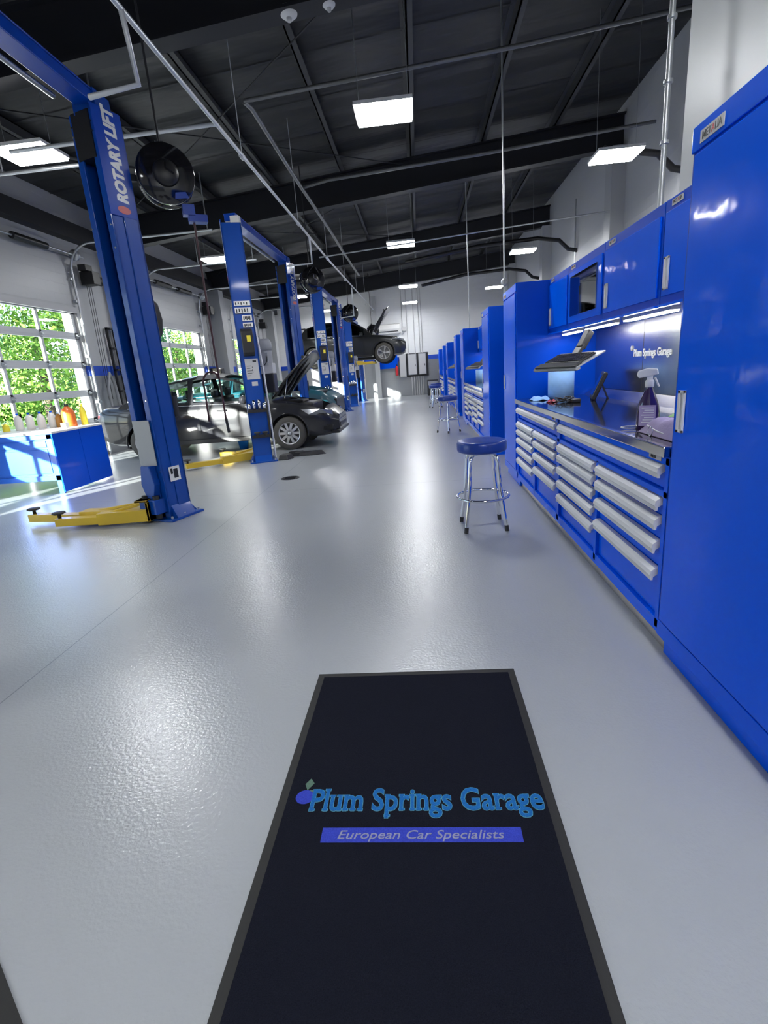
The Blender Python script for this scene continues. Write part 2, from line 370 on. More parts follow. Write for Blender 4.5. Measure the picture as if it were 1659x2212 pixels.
# overhead doors
def overhead_door(i,y0,y1):
    rows=[.12,.80,1.42,2.03,2.64,3.2]; n=3; pw=(y1-y0)/n
    m=MB((0,0,0)); x0,x1=XL-.11,XL-.06
    for j in range(5):
        z0,z1=(0.02 if j==0 else rows[j]-.005),rows[j+1]-.005
        m.box((x0,y0,z0),(x1,y1,z0+(.09 if j else .12))); m.box((x0,y0,z1-.055 if j<4 else z1-.08),(x1,y1,z1))
        for q in range(n+1):
            yy=y0+pw*q; wd=.035
            m.box((x0,max(y0,yy-wd if 0<q<n else (yy if q==0 else yy-.12)),z0),(x1,min(y1,yy+wd if 0<q<n else (yy+.12 if q==0 else yy)),z1))
    d=m.build('door_%d'%i,DOORW,kind='structure',bevel=.004)
    g=MB(); g.box((XL-.092,y0+.05,.1),(XL-.086,y1-.05,3.12)); g.build('door_glass',GLASS,d)
    hg=MB()
    for j in range(1,5):
        for q in range(n+1):
            yy=min(max(y0+pw*q,y0+.06),y1-.06); hg.box((x1,yy-.05,rows[j]-.045),(x1+.02,yy+.05,rows[j]+.045)); hg.tube([(x1+.03,yy-.04,rows[j]),(x1+.03,yy+.04,rows[j])],.016,8)
    hg.build('hinge',GALV,d)
    for sy,yy in ((-1,y0-.06),(1,y1+.06)):
        t=MB(); t.tube([(XL+.05,yy,.0),(XL+.05,yy,3.0)],.03,8)
        t.tube([(XL+.07,yy,2.9),(XL+.07,yy,3.95)]+[(XL+.62-.55*math.cos(math.radians(q)),yy,3.95+.55*math.sin(math.radians(q))) for q in range(10,91,10)]+[(XL+3.3,yy,4.5)],.026,8)
        for zz in (1.2,2.2,3.35,3.8): t.box((XL,yy-.07,zz),(XL+.07,yy+.07,zz+.05))
        t.tube([(XL+3.2,yy,4.5),(XL+3.2,yy,5.55)],.012,6); t.tube([(XL+1.7,yy,4.5),(XL+1.7,yy,5.4)],.012,6)
        t.build('track',GALV,d)
    s=MB(); s.tube([(XL+.18,y0-.25,4.3),(XL+.18,y1+.4,4.3)],.02,8); s.build('spring_shaft',GALV,d)
    s=MB()
    for yy in (y0+.9,y1-1.2): s.tube([(XL+.18,yy-.45,4.3),(XL+.18,yy+.45,4.3)],.065,12)
    s.build('torsion_spring',BLACK,d)
    s=MB(); s.lathe([(.02,-.03),(.11,-.03),(.11,.03),(.02,.03)],(XL+.18,y1+.12,4.3),'Y'); s.build('cable_drum',GALV,d)
    s=MB(); s.box((XL+.05,y1+.35,3.75),(XL+.35,y1+.62,4.02)); s.tube([(XL+.2,y1+.62,3.88),(XL+.2,y1+.85,3.88)],.10,12); s.box((XL+.1,y1+.25,4.02),(XL+.28,y1+.5,4.15)); s.build('motor',BLACK,d,bevel=.01)
    s=MB()
    for q in (.42,.5,.58): s.tube([(XL+.12,y1+q,3.75),(XL+.04,y1+q+.05,1.25)],.006,5)
    s.build('pull_chain',DKSTEEL,d)
for i,(y0,y1) in enumerate(DOORS): overhead_door(i+1,y0,y1)
# dark seal over each opening
for y0,y1 in DOORS:
    MB().box((XL-.02,y0,3.13),(XL+.035,y1,3.24)).build('trim_%d'%k,LGREY,kind='structure'); k+=1

# ------------------------------------------------------------------ lamps
def fixture():
    t=thing('high_bay_lamp',(0,0,0),'','light fixture','high bay lamps')
    b=MB(); b.box((-.35,-.27,.03),(.35,.27,.07)); b.box((-.2,-.12,.07),(.2,.12,.11)); b.build('housing',WHITE,t)
    d=MB(); d.box((-.335,-.255,0),(.335,.255,.03)); d.build('diffuser',LAMPM,t)
    return t
fx=fixture()
def hang(obj,x,y,z):
    for s in (-.3,.3):
        c=MB(); c.tube([(s,0,.05),(s,0,zb(x+s)+.85-z)],.004,5); c.build('hanging_cable',GALV,obj)
FIX=[(-.24,7.25,4.4,'bright rectangular lamp hanging in the middle row nearest the camera'),(-.26,14.1,4.4,'hanging lamp second along the middle row'),(-.2,21.0,4.4,'hanging lamp third along the middle row'),(-.22,26.0,4.4,'smallest, farthest hanging lamp of the middle row before the back wall'),
     (-4.79,7.2,4.4,'bright lamp at the far left behind the nearest lift column'),(-4.9,13.8,4.4,'lamp left of the second blue lift column'),(-4.55,21.1,4.4,'small lamp beside the second hose reel'),(-4.38,26.3,4.4,'tiny lamp of the left row above the raised vehicle'),
     (3.32,9.55,4.4,'tilted looking lamp near the right wall above the wall cupboards'),(3.2,16.4,4.4,'second lamp along the right wall beside the black exhaust hose'),(3.37,23.4,4.4,'faint farthest lamp along the right wall'),
     (.75,.5,4.4,'added unseen fill lamp overhead above the entrance mat on the cupboard side'),(.75,-2.8,4.4,'added unseen fill lamp, rearmost behind the camera on the cupboard side'), (-4.8,.4,4.4,'lamp overhead behind the camera in the left row')]  # cupboard-side pair added out of frame to brighten the cabinets and near floor
for i,(x,y,z,l) in enumerate(FIX):
    o=fx if i==0 else copy_tree(fx,skip=('hanging_cable',))
    o.location=(x,y,z); o['label']=l
    hang(o,x,y,z)

def smoke(x,y,r,l):
    t=thing('smoke_detector',(x,y,zb(x)+.0),l,'smoke detector')
    m=MB(); m.lathe([(0,-.03),(.6*r,-.03),(r*.9,-.005),(r,.03),(r,.05),(0,.05)]); m.build('base',WHITE,t)
    m=MB(); m.lathe([(0,-.06),(.25*r,-.06),(.3*r,-.03),(0,-.03)]); m.build('sensor_cap',LGREY,t)
smoke(-1.17,6.62,.10,'larger round white detector left of two under the dark roof beam'); smoke(-.73,6.62,.075,'smaller round white detector right of two under the dark roof beam')

# ------------------------------------------------------------------ overhead pipes
def pipe(name,pts,r,m,label,cat='pipe',n=10,extra=None,group=None):
    o=MB(); o.tube(pts,r,n)
    if extra: extra(o)
    return tag(o.build(name,m),label,cat,group)
def mainx(o):
    y=1.0
    while y<27:
        o.tube([(-2.1,y,4.2),(-2.1,y,zb(-2.1)+.835)],.006,5); y+=3.2
        o.tube([(-2.1,y-.05,4.2),(-2.1,y+.05,4.2)],.034,10)
pipe('air_pipe',[(-2.08,-1,4.2),(-2.1,14,4.2),(-2.12,27.75,4.45)],.022,PIPEW,'long straight white pipe running the length of the ceiling',extra=mainx)
pipe('air_pipe',[(-2.0875,4.6,4.2),(-2.06,4.62,3.72),(-2.5,4.66,3.70)],.022,PIPEW,'white pipe dropping from the long ceiling pipe to the nearest lift')
pipe('air_pipe',[(-2.1,6.5,4.2),(-4.6,6.56,4.2)],.022,PIPEW,'white cross pipe behind the lettered near lift column')
pipe('air_pipe',[(-2.1,11.6,4.2),(-2.1,11.62,3.7),(-2.7,11.9,3.75)],.02,PIPEW,'white pipe dropping to the second lift')
pipe('air_pipe',[(-2.1,18.6,4.2),(-2.1,18.6,3.3),(-2.6,18.9,3.3)],.02,PIPEW,'white pipe dropping to the third lift')
pipe('water_pipe',[(-2.1,12.6,4.0),(4.3,12.6,4.35)],.016,GALV,'thin cross pipe reaching from the long pipe toward the right wall')
pipe('conduit',[(-.98-1.1,7.75,4.95),(1.5,7.6,5.1),(4.5,7.5,5.3)],.026,COND,'grey conduit crossing under the roof above the nearest hanging lamp')
pipe('conduit',[(-2.08,7.75,4.95)]+[(-2.05,y,4.95+.02*math.sin(y)) for y in (8,10,11,12.5,14.5,17,21)],.034,COND,'grey clustered conduit running back under the roof beside the white pipe')
pipe('conduit',[(-2.03,11.15,4.97),(-1.5,11.0,5.0),(1.5,11.0,5.15),(4.5,11.0,5.35)],.03,COND,'grey conduit crossing just before the second roof beam')
pipe('conduit',[(-6.5,5.9,4.6),(-5.5,7.5,4.7),(-3.6,9.6,4.8)],.02,DKSTEEL,'dark diagonal conduit at upper left behind the lift arm')
def ring(o):
    o.lathe([(.03,-.012),(.055,-.012),(.055,.012),(.03,.012)],(1.3,7.97,2.5),'Y',20)
pipe('hanging_pipe',[(1.3,8.0,2.25),(1.3,8.0,5.95)],.013,GALV,'thin vertical pipe with a ring hanging behind the nearest tall cupboard pair',extra=ring)
pipe('hanging_pipe',[(1.3,13.2,2.25),(1.3,13.2,5.95)],.013,GALV,'second thin vertical pipe farther down the cupboard row')
def clamps(o):
    for z in (2.75,3.1,3.45,3.9,4.5,5.2): o.tube([(1.75,4.12,z),(1.75,4.12,z+.02)],.03,10)
pipe('conduit',[(1.75,4.12,2.22),(1.75,4.12,6.1)],.018,GALV,'tall vertical conduit with clamps above the wall cupboards near the partition edge',extra=clamps)
pipe('conduit',[(4.64,11.0,1.5),(4.64,11.0,5.4)],.018,GALV,'vertical conduit on the right wall behind the nearest cupboards')
pipe('conduit',[(4.64,16.3,1.5),(4.64,16.3,5.6)],.018,GALV,'vertical conduit on the right wall beyond the first black hose')
pipe('conduit',[(4.64,20.3,1.5),(4.64,20.3,5.6)],.018,GALV,'vertical conduit on the right wall farthest back')
for (y,z,l) in ((10.1,4.62,'black hose end curling down beside the nearest right lamp'),(16.3,4.65,'long black hose arching to the right wall, upper of two'),(21.0,4.65,'long black hose arching to the right wall, lower and farther')):
    x0=3.3 if y<10.5 else (.3 if y>20 else -.2)
    pts=[(x0,y,z-.25 if y>10.5 else z+.1),(2.0 if y>10.5 else 3.5,y,z),(3.6,y,z+.05),(4.2,y,z-.06),(4.45,y,z-.30),(4.69,y,z-.36)]
    pipe('exhaust_hose',pts,.055,BLACK,l,'hose',12)

# ------------------------------------------------------------------ two post lifts
def build_lift(label,y_near,y_far,zt_,up=0.0):
    L=thing('two_post_lift',(-2.9,(y_near+y_far)/2,0),label,'car lift','blue two post lifts')
    ym=(y_near+y_far)/2
    for (yy,ang,isnear) in ((y_near,20,True),(y_far,160,False)):
        cx=-2.9; cy=yy
        T=Matrix.Translation((cx+2.9,cy-ym,0))@Matrix.Rotation(math.radians(ang),4,'Z')
        def mk(): m=MB(); m.M=T; return m
        # local frame: channel opens to +y, name plate on -x; footprint .30 x .30
        c=mk(); H=zt_
        c.box((-.16,-.16,.02),(.16,-.13,H)); c.box((-.16,-.16,.02),(-.135,.02,H)); c.box((.135,-.16,.02),(.16,.02,H))
        c.box((-.15,0,.02),(-.11,.15,H)); c.box((.11,0,.02),(.15,.15,H)); c.box((-.15,.13,.02),(-.075,.155,H)); c.box((.075,.13,.02),(.15,.155,H))
        col=c.build('column',LIFTB,L,bevel=.006)
        b=mk(); b.box((-.24,-.26,0),(.24,.22,.025)); b.prism([(-.24,.0),(-.15,.16),(-.14,.0)],-.15,.12,'Y'); b.add([(-.15,-.16,.02),(.15,-.16,.02),(.15,-.25,.02),(-.15,-.25,.02),(-.15,-.16,.12),(.15,-.16,.12)],[(0,1,5,4),(2,3,4,5),(0,4,3),(1,2,5),(0,3,2,1)])
        b.build('base_plate',LIFTB,L,bevel=.004)
        bo=mk()
        for sx in (-.2,.2):
            for sy in (-.22,.0,.18): bo.tube([(sx,sy,.02),(sx,sy,.055)],.014,6)
        bo.build('anchor_bolt',GALV,L)
        d=mk(); d.box((-.11,-.13,.3),(.11,-.12,H)); d.build('channel_liner',BLACK,col)
        r=mk(); r.tube([(.0,.02,1.2),(.0,.02,H-.25)],.011,8); r.build('cable',GALV,col)
        cv=mk(); cv.box((-.115,-.05,H-.38),(.115,.165,H)); cv.build('top_cover',BLACK,col)
        # name plate with letters on the -x side
        pl=mk(); pl.box((-.162,-.15,H-.86),(-.15,.165,H+.04)); pl.build('name_plate',LIFTB2,col)
        R3=T@Matrix.Translation((-.164,.075,H-.74))@Matrix(((0,0,-1,0),(-.0,-1,0,0),(1,0,0,0),(0,0,0,1)))
        R3=T@Matrix(((0,0,-1,-.1625),(0,-1,0,0),(1,0,0,0),(0,0,0,1)))
        # text x runs up (+z), text y runs to local +y reversed so it reads from below
        R3=T@Matrix(((0,0,-1,-.1625),(0,1,0,-.062),(1,0,0,H-.74),(0,0,0,1)))
        tm=text_mb('ROTARY LIFT',.165,R3@Matrix.Diagonal((.80,1,1,1)),.001,.009,shear=.12); tm.build('lettering',WHITE,col)
        em=mk(); em.add([(-.1635,.0+.075*math.cos(q),H-.80+.035*math.sin(q)) for q in [2*PI*k/20 for k in range(20)]],[tuple(range(20))]); em.build('oval_badge',RED,col)
        bl=mk()
        for z in (H-.95,H-1.15,H-.1,H-.18,1.3,.55):
            bl.tube([(-.13,.155,z),(-.13,.168,z)],.009,8); bl.tube([(.13,.155,z),(.13,.168,z)],.009,8)
        bl.build('bolt',CHROME,col)
        # carriage and arms
        ca=mk(); ca.M=Matrix.Translation((0,0,up))@T; ca.box((-.07,.0,.12),(.07,.17,1.1)); ca.box((-.12,.12,.10),(.12,.30,.26)); ca.prism([(-.05,.26),(.05,.26),(.1,.42),(.06,.62),(-.06,.62),(-.1,.42)],.16,.24,'Y'); ca.build('carriage',LIFTB,L,bevel=.006)
        sh=mk(); sh.M=Matrix.Translation((0,0,up))@T; sh.box((-.12,.17,.62),(.12,.178,1.10)); sh.build('splash_guard',GREY,L)
        pv=mk(); pv.M=Matrix.Translation((0,0,up))@T; pv.tube([(-.08,.24,.05),(-.08,.24,.30)],.035,12); pv.tube([(.08,.24,.05),(.08,.24,.30)],.035,12); pv.build('pivot_pin',DKSTEEL,L)
        # arms in lift space (unrotated): folded away from the aisle
        px=T@Vector((0,.24,0)); sgn=1 if isnear else -1
        for q,(dx,dy) in enumerate((((-1.12,-.80),(-.95,.45)) if isnear and not up else ((-1.60,.22),(-1.08,-.06))) if not up else ((-1.0,.55*sgn),(1.0,.6*sgn))):
            a=MB(); p=Vector((px.x,px.y,.10+up)); e2=p+Vector((dx,dy,-.02)); m1=p.lerp(e2,.55)
            a.beam(p,m1,.16,.13); a.beam(m1+Vector((0,0,-.015)),e2,.11,.085)
            a.beam(p+Vector((0,0,.14)),p.lerp(e2,.45)+Vector((0,0,.05)),.02,.03)
            a.beam(p+Vector((0,0,.16)),p+Vector((-.14,0,.16)),.2,.02)
            a.box((p.x-.02,p.y-.11,.04+up),(p.x+.01,p.y+.11,.25+up))
            arm=a.build('swing_arm',YEL,L,bevel=.005)
            for t in (.97,):
                pd=MB(); c0=p.lerp(e2,t)
                pd.lathe([(0,.09),(.065,.09),(.07,.075),(.05,.065),(.018,.06),(.018,.0),(0,0)],(c0.x,c0.y,c0.z+.02),'Z',18); pd.build('lift_pad',RUBBER,arm)
        if not isnear:
            g=mk(); g.prism([(-.16,1.86),(-.27,1.98),(-.30,2.12),(-.27,2.28),(-.16,2.36)],-.10,.10,'X'); g.build('release_cover',BLACK,col,bevel=.015)
            g=mk(); g.box((-.14,-.22,1.06),(.10,-.16,1.10)); g.build('adapter_rack',BLACK,col)
            for x in (-.10,.0): g=mk(); g.tube([(x,-.24,1.08),(x,-.24,1.32)],.035,14); g.build('stacking_adapter',DKSTEEL,col)
            g=mk(); g.box((-.163,-.08,.42),(-.161,.07,.58)); g.build('warning_decal',PAPER,col)
            g=mk(); g.box((-.165,-.05,.45),(-.163,.01,.55)); g.box((-.165,.02,.5),(-.163,.05,.56)); g.build('pictogram',BLACK,col)
        if isnear:
            # decals, control box, adapters on the outer face (-y)
            for (z0,z1,x0,x1,mm,nm) in ((2.62,2.70,-.13,.13,PAPER,'warning_decal'),(2.50,2.60,-.13,.13,PAPER,'warning_decal'),(2.38,2.48,-.03,.13,PAPER,'warning_decal'),(2.28,2.36,-.03,.13,PAPER,'warning_decal'),(1.44,1.78,-.09,.13,LGREY,'instruction_plate'),(1.33,1.40,-.02,.08,LGREY,'small_plate')):
                p_=mk(); p_.box((x0,-.163,z0),(x1,-.160,z1)); pp=p_.build(nm,mm,col)
                if nm=='warning_decal':
                    q_=mk()
                    for j in range(5):
                        xx=x0+.02+j*(x1-x0-.04)/5; q_.box((xx,-.165,z0+.02+.01*(j%2)),(xx+.018,-.163,z1-.02)); q_.box((x0,-.165,z0),(x1,-.163,z0+.008))
                    q_.build('pictogram',BLACK,col)
                if nm=='instruction_plate':
                    q_=mk(); q_.box((.04,-.165,1.72),(.10,-.163,1.75))
                    for j in range(5): q_.box((-.07,-.165,1.50+.04*j),(-.01+.02*(j%3),-.163,1.508+.04*j)); q_.box((.02,-.165,1.55+.04*(j%3)),(.03,-.163,1.57+.04*(j%3))) 
                    q_.build('pictogram',BLACK,col)
            p_=mk(); p_.prism([(-.24,1.83),(-.27,1.87),(-.27,2.22),(-.24,2.25),(-.16,2.27),(-.16,1.82)],-.09,.10,'X'); bx=p_.build('control_box',BLACK,col,bevel=.012)
            p_=mk(); p_.box((-.005,-.273,2.05),(.06,-.271,2.15)); p_.build('warning_label',YELP,col)
            p_=mk()
            for x,hh in ((-.12,.12),(-.04,.17),(.05,.18),(.13,.12)): p_=mk(); p_.lathe([(0,0),(.027,0),(.027,hh),(.018,hh),(0,hh-.02)],(x,-.20,.92),'Z',14); p_.build('stacking_adapter',CHROME,col)
            p_=mk(); p_.box((-.16,-.24,.88),(.17,-.16,.93)); p_.build('adapter_rack',BLACK,col); p_=mk(); p_.box((-.14,-.22,.44),(.16,-.16,.49)); p_.build('adapter_rack',BLACK,col)
            p_=mk()
            for x in (-.05,.09): p_=mk(); p_.lathe([(0,0),(.03,0),(.03,.04),(.055,.055),(.055,.075),(0,.08)],(x,-.21,.47),'Z',16); p_.build('spare_pad',RUBBER,col)
            # power unit beside the column
            g=MB(); g.tube([(.17,yy-ym+.42,1.66),(.17,yy-ym+.42,1.95)],.12,18); g.box((.10,yy-ym+.30,1.72),(.24,yy-ym+.34,1.88)); g.lathe([(0,1.92),(.13,1.92),(.13,2.06),(.09,2.12),(0,2.12)],(.17,yy-ym+.42,0),'Z',18); pu=g.build('power_unit',GREY,L)
            g=MB(); g.box((.06,yy-ym+.32,1.52),(.30,yy-ym+.54,1.70)); g.build('pump_block',LGREY,pu,bevel=.01)
            g=MB(); g.box((.05,yy-ym+.31,1.18),(.30,yy-ym+.55,1.52)); g.build('oil_tank',BLACK,pu,bevel=.02)
            g=MB(); g.tube([(.12,yy-ym+.02,zt_),(.14,yy-ym+.05,2.6),(.19,yy-ym+.1,1.6),(.2,yy-ym+.12,.4),(.2,yy-ym+.12,.03)],.018,8); g.build('hydraulic_hose',WHITE,L)
            g=MB(); g.tube(arc((.1,yy-ym+.28,1.78),.13,150,380,14,'XZ'),.008,6); g.build('power_cord',BLACK,pu)
    # crossbeam
    b=MB(); y0,y1=y_near-ym+.0,y_far-ym-.0; zc=zt_+.06
    b.box((-.09,y0,zc),(.09,y1,zc+.1)); b.box((-.1,y0,zc+.1),(.1,y1,zc+.115)); 
    cb=b.build('crossbeam',LIFTB2,L,bevel=.006)
    b=MB(); b.tube([(-.14,y0+.2,zc-.02),(-.14,y1-.35,zc-.02)],.022,8); b.build('hydraulic_line',GALV,cb)
    b=MB(); b.box((.02,y0-.05,zt_-.02),(.16,y0+.06,zt_+.12)); b.build('end_cap',WHITE,cb)
    b=MB(); b.box((-.11,y1-.14,zt_-.02),(.11,y1+.12,zt_+.18)); b.build('beam_bracket',LIFTB,cb)
    return L
build_lift('nearest blue two post lift, its far column lettered beside the workbench',1.72,5.42,3.9)
build_lift('second blue two post lift standing around the dark grey sedan',9.02,12.5,3.87)
build_lift('third blue two post lift, between the sedan bay and the raised vehicle',16.15,19.9,3.85)
build_lift('farthest blue two post lift holding up the raised charcoal vehicle',22.6,26.0,3.58,1.72)

# hose reels
def reel(x,y,z,r,l,hose=True):
    t=thing('hose_reel',(x,y,z),l,'hose reel','black hose reels by the lifts',rz=math.radians(28))
    m=MB(); m.lathe([(.05,-.10),(r*.97,-.10),(r,-.085),(r,-.05),(r*.9,-.04),(r*.9,.04),(r,.05),(r,.085),(r*.97,.1),(.05,.1)],(0,0,0),'Y',40); m.build('drum',BLACKG,t)
    m=MB(); m.lathe([(0,-.15),(.07,-.15),(r*.42,-.125),(r*.46,-.1),(0,-.1)],(0,0,0),'Y',28); m.build('hub',BLACK,t)
    m=MB(); m.beam((0,-.155,.02),(0,-.155,.09),.018); m.beam((0,-.155,.02),(.07,-.155,-.02),.018); m.build('spindle_clip',CHROME,t)
    m=MB(); m.box((-.04,.09,-.1),(.04,.13,.35)); m.box((-.35,.09,-.03),(0,.13,.03)); m.tube([(0,.11,.3),(0,.11,zb(x)+.84-z)],.012,8); m.build('bracket',DKSTEEL,t)
    m=MB(); m.add([(.06,-.103,-r*.62),(.16,-.103,-r*.58),(.19,-.103,-r*.78),(.05,-.103,-r*.82)],[(0,1,2,3)]); m.build('label_plate',LIFTB2,t)
    if hose:
        R=math.radians(28); q=r*.75
        m=MB(); m.box((q-.10,-.06,-r-.08),(q+.02,.05,-r+.02)); m.box((q-.05,-.05,-r-.14),(q+.14,.06,-r-.07)); m.build('hose_guide',LIFTB2,t)
        m=MB(); pts=[(q,0,-r),(q,0,-r-.7),(q,0,-r-1.5),(q+.01,0,-z+.98)]; m.tube(pts,.011,8); m.tube([(q-.02,0,-z+1.5)]+[(q-.08+.1*math.cos(a_),0,-z+1.42+.13*math.sin(a_)) for a_ in [PI*.1*i for i in range(1,12)]]+[(q-.18,0,-z+1.0)],.011,8); m.build('hose',HOSE,t)
        m=MB(); m.tube([(q+.01,0,-z+1.02),(q+.02,0,-z+.85)],.016,8); m.build('nozzle',BLACK,t)
reel(-2.47,5.80,3.50,.28,'largest black hose reel beside the lettered near lift column')
reel(-2.33,12.65,3.55,.28,'black hose reel beside the second lettered column',False)
reel(-2.42,20.1,3.55,.31,'third black hose reel, right of the third lift',False)
reel(-2.1,26.2,3.3,.30,'smallest black hose reel behind the raised vehicle',False)
# cord reels by the pilasters
def cordreel(y,l):
    t=thing('cord_reel',(-6.2,y,2.72),l,'cord reel')
    m=MB(); m.lathe([(0,-.08),(.16,-.08),(.2,-.04),(.2,.04),(.16,.08),(0,.08)],(0,0,0),'Y',24); m.build('drum',BLACK,t)
    m=MB(); m.tube([(0,0,.1),(-.02,0,1.2),(-.03,0,2.0)],.012,6); m.build('hanging_rod',DKSTEEL,t)
cordreel(18.9,'small black cord reel hanging left of the second lift column')

# ------------------------------------------------------------------ stools
def stool(x,y,rz,l):
    t=thing('bar_stool',(x,y,0),l,'stool','blue and chrome bar stools',rz)
    m=MB(); m.lathe([(0,.684),(.196,.684),(.209,.692),(.213,.71),(.213,.758),(.204,.776),(.19,.781),(.10,.785),(0,.785)],n=48); s=m.build('seat',VINYL,t)
    m=MB(); m.lathe([(.12,.672),(.165,.672),(.165,.687),(.12,.687)],n=30); m.build('seat_ring',CHROME,t)
    for k in range(4):
        a=PI/4+k*PI/2; u=Vector((math.cos(a),math.sin(a),0))
        m=MB(); pts=[u*.05+Vector((0,0,.665)),u*.12+Vector((0,0,.665)),u*.155+Vector((0,0,.64)),u*.168+Vector((0,0,.60)),u*.185+Vector((0,0,.38)),u*.215+Vector((0,0,.2)),u*.245+Vector((0,0,.045))]
        m.tube(pts,.0155,12); lg=m.build('leg',CHROME,t)
        m=MB(); m.tube([u*.243+Vector((0,0,.05)),u*.25+Vector((0,0,0))],.018,12); m.build('rubber_foot',RUBBER,lg)
    m=MB(); m.tube(arc((0,0,.285),.225,0,360,36,'XY'),.0115,10,caps=False); m.build('foot_ring',CHROME,t)
    return t
s0=stool(.51,4.43,math.radians(2),'nearest blue padded stool standing alone on the grey floor')
copy_tree(s0,loc=(.60,11.35,0),rz=math.radians(40),label='second blue stool along the aisle, beyond the nearest one')
copy_tree(s0,loc=(.56,18.6,0),rz=math.radians(15),label='third blue stool, small in front of the far cupboards')
copy_tree(s0,loc=(.66,20.6,0),rz=math.radians(35),label='farthest stool, mostly hidden behind the third one')

# ------------------------------------------------------------------ workstations
CX=1.08
def recessed_handle(par,y,z,h=.17,x=CX,nm='handle',wd=.05):
    m=MB(par.location); m.box((x-.012,y-wd/2,z-h/2),(x-.004,y+wd/2,z-h/2+.012)); m.box((x-.012,y-wd/2,z+h/2-.012),(x-.004,y+wd/2,z+h/2)); m.box((x-.012,y-wd/2,z-h/2),(x-.004,y-wd/2+.008,z+h/2)); m.box((x-.012,y+wd/2-.022,z-h/2),(x-.004,y+wd/2,z+h/2)); m.box((x-.005,y-wd/2,z-h/2),(x-.002,y+wd/2,z+h/2))
    hd=m.build(nm,ALU,par,bevel=.002)
    return hd
def badge(par,y0,y1,z0,z1,x,txt=True):
    m=MB(par.location); m.box((x-.004,y0,z0),(x-.001,y1,z1)); b=m.build('badge',LGREY,par)
    if txt:
        M=Matrix(((0,0,-1,x-.0045),(-1,0,0,y1-.012),(0,1,0,z0+.009),(0,0,0,1)))
        text_mb('MET',(z1-z0)*.85,M,.0004,.0004,o=par.location,spacing=.9).build('lettering',BLACK,b)
        M2=M@Matrix.Translation(((y1-y0)*.40,0,0)); text_mb('A',(z1-z0)*.85,M2,.0004,.0004,o=par.location).build('lettering',RED,b)
        M2=M@Matrix.Translation(((y1-y0)*.55,0,0)); text_mb('LIA',(z1-z0)*.85,M2,.0004,.0004,o=par.location,spacing=.9).build('lettering',BLACK,b)
def tall_cabinet(y0,y1,l,handle_far=True,detail=True):
    t=thing('tall_cabinet',(CX,y0,0),l,'cabinet','tall blue cupboards'); o=t.location
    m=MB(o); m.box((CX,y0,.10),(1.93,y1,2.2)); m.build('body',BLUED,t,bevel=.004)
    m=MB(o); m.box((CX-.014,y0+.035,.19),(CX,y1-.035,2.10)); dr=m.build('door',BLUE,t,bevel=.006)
    m=MB(o); m.box((CX-.010,y0+.004,2.112),(CX,y1-.004,2.196)); m.build('header_rail',BLUE,t,bevel=.003)
    m=MB(o); m.box((CX+.03,y0+.01,0.0),(1.9,y1-.01,.10)); m.box((CX-.006,y0+.004,.10),(CX,y1-.004,.178)); m.build('plinth',BLUE,t,bevel=.003)
    recessed_handle(dr if False else t,(y1-.10 if handle_far else y0+.10),1.165,.17,CX-.014)
    badge(t,y1-.22,y1-.07,2.125,2.165,CX-.010,detail)
    return t
def drawer_unit(y0,y1,l,detail=True):
    t=thing('drawer_cabinet',(CX,y0,0),l,'cabinet','blue drawer cabinets'); o=t.location; W=y1-y0; ym=y0+W*.5
    m=MB(o)
    m.box((CX+.045,y0,.12),(1.92,y1,.94))
    m.box((CX,y0,.12),(CX+.046,y0+.035,.95)); m.box((CX,y1-.035,.12),(CX+.046,y1,.95)); m.box((CX,ym-.02,.12),(CX+.046,ym+.02,.78)); m.box((CX,y0,.10),(CX+.046,y1,.165)); m.box((CX,y0,.765),(CX+.046,y1,.795)); m.box((CX,y0,.915),(CX+.046,y1,.955))
    m.build('body',BLUE,t,bevel=.002)
    def dr(a,b,z0,z1):
        m=MB(o); m.box((CX+.020,a,z0),(CX+.045,b,z1)); d=m.build('drawer',BLUE,t)
        h=MB(o); zt=z1+.002; h.prism([(CX+.020,zt),(CX-.006,zt),(CX-.024,zt-.014),(CX-.030,zt-.034),(CX-.024,zt-.042),(CX-.024,zt-.060),(CX-.014,zt-.060),(CX-.012,zt-.044),(CX+.020,zt-.022)],a+.004,b-.004,'Y'); h.build('handle',ALU,d)
    dr(y0+.045,y1-.045,.80,.912)
    a,b=y0+.045,ym-.028
    for z0,z1 in ((.672,.757),(.555,.664),(.418,.547),(.172,.41)): dr(a,b,z0,z1)
    a,b=ym+.028,y1-.045
    for z0,z1 in ((.685,.757),(.590,.677),(.478,.582),(.362,.470),(.172,.354)): dr(a,b,z0,z1)
    m=MB(o); m.box((CX-.004,y0+.075,.926),(CX,y0+.20,.950)); k=m.build('lock',LGREY,t,bevel=.002)
    m=MB(o)
    for j in range(4): m.box((CX-.006,y0+.125+.014*j,.931),(CX-.004,y0+.133+.014*j,.945))
    m.build('code_wheel',BLACK,k)
    m=MB(o); m.box((CX+.045,y0,.0),(CX+.06,y1,.10)); m.build('kick_plate',EDGE,t)
    return t
